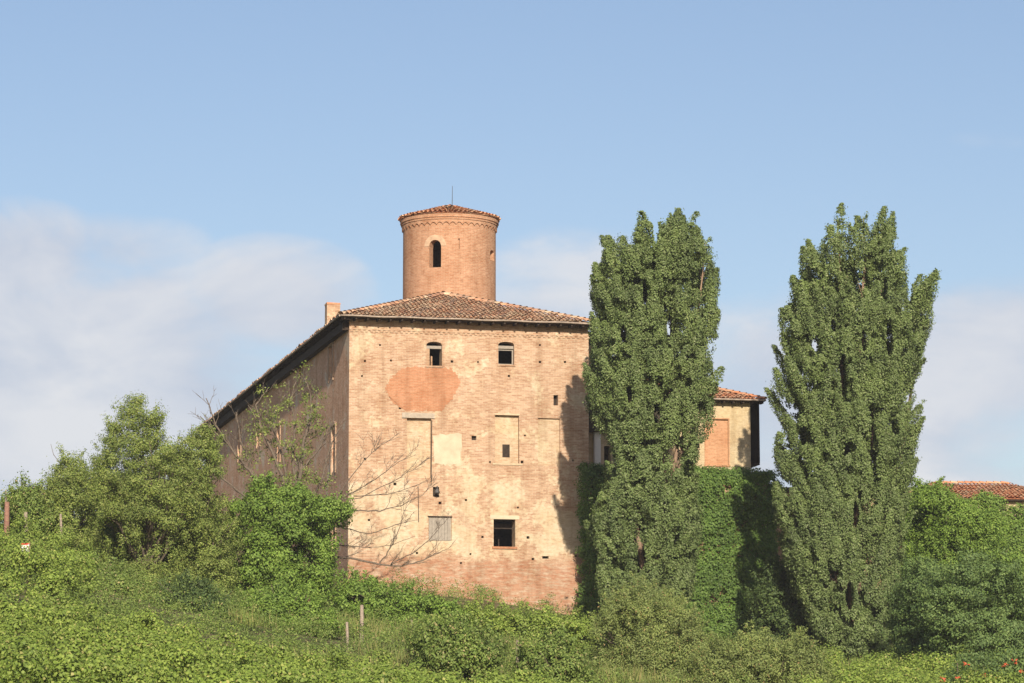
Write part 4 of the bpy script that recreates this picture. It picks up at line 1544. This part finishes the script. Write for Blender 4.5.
def limb(pxs, r0, r1, dy=0.0, twigs=0, tl=1.2, spread=0.9):
    pts = []
    n = len(pxs)
    for i, (x, y) in enumerate(pxs):
        pts.append(at(x, y, YB + dy * i / max(1, n - 1)))
    fine = []
    for a, b in zip(pts[:-1], pts[1:]):
        for k in range(4):
            fine.append(a.lerp(b, k / 4) + Vector((random.uniform(-1, 1), random.uniform(-1, 1), random.uniform(-1, 1))) * 0.035)
    fine.append(pts[-1])
    m = len(fine)
    fat = 1.7 if sum(p[1] for p in pxs) / n < 485 and pxs[-1][0] < 345 else 1.0
    rads = [fat * (r0 + (r1 - r0) * i / (m - 1)) * 0.85 + 0.003 for i in range(m)]
    limbs.append((fine, rads))
    for _ in range(int(twigs * 2.4)):
        i = random.randint(m // 4, m - 2)
        d = (fine[i + 1] - fine[i]).normalized()
        d = (d + Vector((random.uniform(-1, 1), random.uniform(-0.8, 0.8), random.uniform(-0.4, 1.0))) * spread).normalized()
        q = fine[i] + d * tl * random.uniform(0.5, 1.2)
        tw_ = bent(fine[i], q, max(0.010, rads[i] * 0.55), 0.006, 6, 0.35)
        limbs.append(tw_)
        for _ in range(3):
            k = random.randint(2, 5)
            d2 = (d * 0.6 + Vector((random.uniform(-1, 1), random.uniform(-0.8, 0.8), random.uniform(-0.3, 0.9))) * 0.8).normalized()
            limbs.append(bent(tw_[0][k], tw_[0][k] + d2 * tl * random.uniform(0.25, 0.6), 0.009, 0.005, 4, 0.3))


limb([(292, 645), (296, 600), (300, 560), (302, 525)], 0.20, 0.13)
limb([(300, 560), (325, 556), (348, 558), (379, 564), (402, 566), (423, 560), (440, 552)], 0.085, 0.016, -0.5, 5, 1.3)
limb([(379, 564), (388, 552), (397, 534), (404, 512), (409, 498)], 0.035, 0.008, -0.4, 4, 0.9)
limb([(390, 565), (412, 553), (430, 540), (441, 526), (452, 515)], 0.028, 0.008, -0.4, 3, 0.8)
limb([(302, 525), (330, 525), (344, 528), (367, 534), (385, 529), (400, 523), (418, 520)], 0.045, 0.008, -0.4, 4, 0.9)
limb([(302, 525), (330, 510), (356, 510), (380, 511), (402, 505), (423, 495), (432, 483)], 0.05, 0.008, 0.3, 5, 1.0)
limb([(302, 525), (335, 500), (353, 492), (376, 479), (395, 464), (410, 455)], 0.045, 0.008, -0.2, 6, 1.2)
limb([(335, 500), (350, 478), (364, 460), (378, 447), (390, 440)], 0.032, 0.007, 0.2, 5, 1.1)
limb([(353, 496), (385, 495), (410, 488), (428, 480)], 0.03, 0.007, 0.3, 4, 0.9)
limb([(302, 525), (288, 490), (276, 460), (262, 430), (248, 405)], 0.09, 0.02, 0.6, 5, 1.1)
limb([(262, 430), (256, 405), (268, 388)], 0.045, 0.012, 0.3, 2, 0.8)
limb([(290, 495), (262, 484), (245, 466), (228, 445), (216, 425), (206, 398)], 0.07, 0.014, -0.4, 6, 1.1)
limb([(228, 445), (213, 430), (200, 416)], 0.035, 0.01, -0.4, 3, 0.8)
limb([(302, 525), (300, 480), (303, 445), (312, 415), (310, 392), (304, 378)], 0.08, 0.012, 0.3, 6, 1.0)
limb([(301, 470), (318, 450), (328, 430), (325, 410)], 0.04, 0.01, 0.2, 4, 0.8)
limb([(288, 490), (282, 455), (270, 420), (285, 395)], 0.05, 0.01, -0.3, 5, 0.9)
limb([(302, 525), (318, 496), (332, 476), (336, 455)], 0.04, 0.01, 0.2, 4, 0.9)
limb([(296, 540), (270, 500), (252, 470), (240, 440), (236, 412)], 0.06, 0.012, 0.2, 5, 1.0)
limb([(300, 500), (292, 460), (296, 425), (290, 400), (296, 382)], 0.055, 0.012, -0.2, 5, 0.9)
limb([(302, 520), (322, 480), (330, 445), (342, 425)], 0.045, 0.010, 0.1, 5, 0.9)
limb([(285, 520), (250, 500), (225, 480), (208, 462), (196, 440)], 0.055, 0.012, -0.2, 5, 0.9)
limb([(302, 535), (340, 545), (365, 548), (392, 545), (415, 536)], 0.035, 0.009, 0.2, 5, 0.8)
limb([(335, 500), (360, 498), (388, 484), (412, 470), (425, 462)], 0.03, 0.009, 0.2, 5, 0.9)
limb([(292, 560), (255, 545), (235, 543), (200, 533), (182, 527), (170, 520)], 0.075, 0.03, -0.6, 3, 0.9)
trunk_mesh(bare_base, limbs, M['bark'], bare)
r = np.random.default_rng(41)
cl_, on_ = volume([(250, 395), (275, 375), (305, 365), (330, 400), (325, 440), (305, 470), (330, 480), (345, 470), (320, 500), (270, 500), (235, 470)], YB, 1.4, 150, r, 0.45, 0.9, 41)
C, N = clumps(cl_, on_, 20, 0.3, 0.7, r)
leaf_object('crown', M['acacia'], bare, C, N, 0.15, r, base=bare_base)

# ---------------------------------------------------------------- shrubs and trees, centre and right
SH = [
    ('shrub', 'dark rounded bush in the lower centre, left of its smaller neighbour', [(412, 640), (425, 630), (450, 624), (480, 630), (500, 645), (505, 700), (410, 700)], 122, 1.8, 330, 40, 0.34, 'under', 0.14, 51, 455, 0.42, 0),
    ('shrub', 'smaller dark bush at the bottom edge right of the rounded one', [(522, 655), (540, 645), (560, 642), (582, 652), (590, 700), (515, 700)], 118, 1.5, 260, 40, 0.32, 'under', 0.13, 52, 555, 0.42, 0),
    ('shrub', 'feathery grey-green shrub in front of the left poplar\'s foot', [(588, 650), (592, 622), (604, 604), (622, 596), (640, 584), (660, 596), (680, 604), (700, 618), (712, 645), (715, 700), (585, 700)], 140, 2.2, 640, 40, 0.34, 'olive', 0.13, 53, 648, 0.42, 0.6),
    ('shrub', 'olive-coloured shrub with upright shoots at the bottom, right of the grey-green one', [(695, 660), (705, 648), (718, 640), (735, 646), (752, 634), (768, 640), (785, 646), (800, 640), (812, 652), (830, 658), (835, 700), (690, 700)], 132, 1.8, 560, 38, 0.30, 'olive', 0.13, 54, 765, 0.40, 0.9),
    ('shrub', 'leafy dark green thicket filling the bank below the castle corner', [(335, 590), (352, 578), (372, 582), (398, 590), (430, 598), (462, 606), (470, 640), (420, 655), (350, 650), (325, 630)], 156, 2.0, 520, 40, 0.36, 'ivy', 0.16, 55, 395, 0.40, 0),
    ('shrub', 'light green scrub on the slope between thicket and ivy wall', [(465, 607), (500, 612), (540, 616), (575, 618), (596, 618), (600, 660), (520, 668), (470, 650)], 158, 2.0, 420, 40, 0.34, 'vine', 0.15, 56, 535, 0.40, 0),
    ('bushy_tree', 'bright green leafy tree rising to the tiled roof just right of the right poplar', [(902, 500), (914, 488), (930, 483), (944, 488), (958, 500), (985, 512), (1005, 522), (1010, 560), (1000, 600), (905, 610)], 178, 2.2, 0, 0, 0.40, 'ivy', 0.15, 64, 940, 0.44, 0),
    ('locust_tree', 'dark bushy locust tree with layered boughs at far right under the creeper', [(930, 560), (960, 552), (1000, 560), (1030, 568), (1050, 600), (1045, 680), (960, 690), (925, 660), (915, 610)], 152, 3.0, 560, 46, 0.46, 'locust', 0.15, 57, 985, 0.56, 0),
    ('locust_tree', 'dark locust tree tucked against the right poplar\'s right flank', [(893, 590), (905, 565), (920, 555), (945, 565), (955, 600), (945, 640), (935, 668), (895, 668)], 158, 2.2, 380, 46, 0.42, 'locust', 0.15, 58, 920, 0.54, 0),
    ('shrub', 'olive-dark bush at the vineyard edge, leftmost of the row under the left trees', [(60, 585), (80, 572), (105, 568), (128, 578), (138, 600), (138, 640), (65, 630)], 138, 1.6, 0, 0, 0.36, 'under', 0.13, 66, 118, 0.48, 0),
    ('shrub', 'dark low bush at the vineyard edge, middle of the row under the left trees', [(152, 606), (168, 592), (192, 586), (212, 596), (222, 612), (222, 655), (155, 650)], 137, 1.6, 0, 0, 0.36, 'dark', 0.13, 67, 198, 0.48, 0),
    ('shrub', 'light green bush at the vineyard edge below the ivy-clad tree', [(238, 612), (255, 598), (285, 592), (315, 600), (335, 620), (335, 665), (240, 660)], 138, 1.6, 0, 0, 0.36, 'ivy', 0.14, 68, 285, 0.46, 0),
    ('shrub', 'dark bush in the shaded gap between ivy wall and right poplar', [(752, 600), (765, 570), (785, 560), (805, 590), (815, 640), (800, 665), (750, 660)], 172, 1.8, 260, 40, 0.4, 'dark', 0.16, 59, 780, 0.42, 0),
]
for (nm, lab, outl, Y, dep, n, per, rad, mt, lf, sd_, bpx, th, up_) in SH:
    tree(nm, lab, 'tree' if nm.endswith('tree') else 'shrub', outl, Y, dep, n, per, rad, M[mt], lf, sd_, bpx, thin=th, shoots=90 if up_ else (0 if nm == 'locust_tree' else 25), hollow=0.36,
         spray=100 if nm == 'locust_tree' else 200, nscale=0.8, limbs=7, r0=0.07 if nm == 'shrub' else 0.12,
         up=up_, stretch=0.42 if nm == 'locust_tree' else 0.8, big=1.6 if nm == 'locust_tree' else 1.3, sep=1.3 if nm == 'locust_tree' else 1.2, width=0.4 if mt == 'olive' else 0.65)

# trumpet vine with orange-red flowers in the lower right corner
r = np.random.default_rng(61)
yt = 124.0
tb = at(995, 690, yt)
tbase = (tb.x, yt, gz(tb.x, yt) - 0.05)
tv = thing('trumpet_vine', tbase, 'trumpet vine with clusters of orange-red flowers in the lower right corner', 'plant')
Cc, Oo = volume([(948, 672), (962, 658), (985, 652), (1010, 656), (1040, 650), (1060, 690), (1060, 720), (945, 720)], yt, 1.8, 380, r, 0.4, 0.9, 61)
C, N = clumps(Cc, Oo, 40, 0.3, 0.8, r)
leaf_object('foliage', M['locust'], tv, C, N, 0.13, r, base=tbase)
mb = MB()
random.seed(62)
for k in range(9):
    p = at(random.uniform(950, 1050), 700, yt)
    mb.tube([Vector(x) - Vector(tbase) for x in bent((p.x, yt + random.uniform(-1, 1), tbase[2]), (p.x + random.uniform(-.5, .5), yt + random.uniform(-1.2, 0.5), at(0, random.uniform(655, 668), yt).z), 0.02, 0.008, 5)[0]], 0.015, 5)
mb.build('stem', M['bark'], tv)
for (fx, fy) in [(966, 664), (985, 676), (1005, 666), (957, 678), (996, 680), (1015, 662), (1020, 672), (972, 679), (943, 680)]:
    mb = MB()
    c = at(fx, fy, yt - 1.6) - Vector(tbase)
    for k in range(random.randint(5, 8)):
        a, b = random.uniform(0, 6.28), random.uniform(-0.2, 0.9)
        d = Vector((math.cos(a), -abs(math.sin(a)) - 0.2, b)).normalized()
        o = Vector((random.uniform(-1, 1), random.uniform(-1, 1), random.uniform(-1, 1))) * 0.05
        mb.tube([c + o, c + o + d * 0.07, c + o + d * 0.10], [0.010, 0.018, 0.034], 6)
    mb.build('flower', M['flower'], tv)

# ---------------------------------------------------------------- vineyard canopy and undergrowth (uncountable)
r = np.random.default_rng(71)
Cs, Ns = [], []


def vine_row(y0, xa, xb, cov, h=1.3, rad=0.36, slant=0.0):
    n = int((xb - xa) * 2.7)
    x = r.uniform(xa, xb, n)
    y = y0 + slant * x + r.normal(size=n) * 0.30
    hv = h * (0.55 + 0.75 * value_noise(np.stack([x, y, np.zeros(n)], 1), 0.55, 72))
    z = ground_z(x, y) + 0.15 + hv * r.random(n) ** 0.5
    Cc = np.stack([x, y, z], 1)
    Oo = np.tile(np.array([[0, -0.7, 0.7]]), (n, 1))
    C, N = tufts(Cc, Oo, rad, 0.8, 0.112, r, cov * 1.3, fuzz=0.26)
    Cs.append(C)
    Ns.append(N)


y = 72.0
while y < 113:
    k = y / FPX
    vine_row(y, -(512 + 260) * k, 170 * k + 2, 0.42 if y < 95 else 0.34, slant=-0.02)
    y += 2.0
for y in (118, 123, 128, 133, 138, 143, 148, 152):
    k = y / FPX
    vine_row(y, -(512 + 240) * k, -(512 - 90) * k, 0.36, 1.2, 0.45)
C, N = carve(np.concatenate(Cs), np.concatenate(Ns), 1.1, 0.37, 75)
leaf_object('vineyard', M['vine'], None, C, N, 0.115, r, 0.9, 0.7, kind='stuff')
# right-hand vines
Cs, Ns = [], []
for y in (118, 121, 124, 127, 130, 134, 138, 142, 146, 150):
    k = y / FPX
    vine_row(y, (800 - 512) * k, (1180 - 512) * k, 0.36, 1.3, 0.45)
C, N = carve(np.concatenate(Cs), np.concatenate(Ns), 1.1, 0.37, 75)
leaf_object('vineyard', M['vine'], None, C, N, 0.115, r, 0.9, 0.7, kind='stuff')

r = np.random.default_rng(81)
n = 9000
Y = r.uniform(113, 181, n)
X = r.uniform(-(512 + 240), 512 + 240, n) * Y / FPX
ins = np.array([(to_local((a, b, 10)).x > -0.2 and to_local((a, b, 10)).y > -0.3) for a, b in zip(X, Y)])
X, Y = X[~ins], Y[~ins]
hh = 0.2 + 1.3 * value_noise(np.stack([X, Y, X * 0], 1), 0.45, 82) ** 1.5
Z = ground_z(X, Y) + r.random(len(X)) * hh
Cc = np.stack([X, Y, Z], 1)
Oo = np.tile(np.array([[0, -0.4, 0.9]]), (len(X), 1))
C, N = clumps(Cc, Oo, 34, 0.42, 0.6, r)
leaf_object('undergrowth', M['under'], None, C, N, 0.125, r, 0.5, 0.2, kind='stuff')

# ---------------------------------------------------------------- posts and the small board in the vines
def post(px, py_top, py_bot, Y, label, mat='post', rad=0.045, name='vine_post', cat='post', group='posts among the vines'):
    top, bot = at(px, py_top, Y), at(px, py_bot, Y)
    zb = min(bot.z, gz(bot.x, Y) - 0.1)
    t = MB()
    ln = top.z - zb
    t.tube([(0, 0, 0), (random.uniform(-.03, .03), 0, ln * 0.5), (random.uniform(-.05, .05), 0, ln)], [rad * 1.1, rad, rad * 0.85], 8)
    o = t.build(name, M[mat], None, (bot.x, Y, zb))
    return tag(o, label, cat, group)


post(361.5, 605, 645, 138, 'tallest grey wooden post on the bank below the castle corner', rad=0.085)
post(347, 622, 655, 131, 'thin pale post just left of the tallest post', rad=0.06)
post(308, 597, 645, 138, 'brown post at the edge of the ivy-clad tree', 'rust', rad=0.07)
post(412, 620, 640, 147, 'short post half sunk in the dark thicket', rad=0.06)
post(363, 668, 700, 100, 'weathered post end at the bottom edge among the vines', rad=0.05)
post(518, 640, 672, 122, 'grey stake between the two dark bushes', rad=0.05)
post(25.5, 512, 545, 150, 'squat pale post at the top of the left vines', rad=0.10)
post(61, 514, 545, 149, 'slim pale post near the small pointed tree', rad=0.06)
post(7, 502, 530, 151, 'thick reddish post on the skyline at the far left edge', 'rust', rad=0.13)
post(6, 490, 530, 151.4, 'thin grey pole rising behind the reddish post', rad=0.035)
Yb = 130.2
bp = at(25, 575, Yb)
bz = gz(bp.x, Yb) - 0.1
board = thing('small_board', (bp.x, Yb, bz), 'small white board with red edge on a stake in the left vines', 'board')
zt = at(25, 547, Yb).z - bz
mb = MB()
mb.tube([(0.12, 0.06, 0), (0.14, 0.06, zt + 0.2)], 0.035, 7)
mb.build('stake', M['rust'], board)
mb = MB()
mb.rough_box(-0.16, 0.12, -0.02, 0.02, zt - 0.2, zt + 0.12, 0.03)
mb.build('panel', M['white'], board)
mb = MB()
mb.rough_box(-0.17, 0.15, -0.035, -0.022, zt + 0.09, zt + 0.15, 0.012)
mb.build('edge', M['red'], board)

# dry grass standing among the green on the bank
r = np.random.default_rng(91)
n = 4200
Y = r.uniform(114, 172, n)
X = (r.uniform(-80, 620, n) - 200) * Y / FPX
ins = np.array([(to_local((a, b, 10)).x > -0.5 and to_local((a, b, 10)).y > -0.5) for a, b in zip(X, Y)])
v = value_noise(np.stack([X, Y, X * 0], 1), 0.25, 92)
m = (~ins) & (v > 0.66)
X, Y = X[m], Y[m]
gx_, gy_ = np.repeat(X, 9) + r.normal(size=len(X) * 9) * 0.16, np.repeat(Y, 9) + r.normal(size=len(X) * 9) * 0.16
hgt = r.uniform(0.35, 0.95, len(gx_))
C = np.stack([gx_, gy_, ground_z(gx_, gy_) + hgt * 0.5 + 0.15], 1)
k = len(C)
tilt = r.normal(size=(k, 2)) * 0.22
w = r.uniform(0.012, 0.022, k)
ax = unit(np.stack([tilt[:, 0], tilt[:, 1], np.ones(k)], 1))
sd_ = unit(np.cross(ax, r.normal(size=(k, 3))))
V = np.stack([C - ax * hgt[:, None] / 2, C + sd_ * w[:, None], C + ax * hgt[:, None] / 2, C - sd_ * w[:, None]], 1).reshape(-1, 3)
me = bpy.data.meshes.new('dry_grass')
me.from_pydata(V.tolist(), [], [(4 * i, 4 * i + 1, 4 * i + 2, 4 * i + 3) for i in range(k)])
me.materials.append(leafmat('dry_grass_blade', [(0.0, (0.11, 0.16, 0.04)), (0.6, (0.18, 0.21, 0.06)), (1.0, (0.34, 0.29, 0.14))]))
o = bpy.data.objects.new('dry_grass', me)
COL.objects.link(o)
o['kind'] = 'stuff'
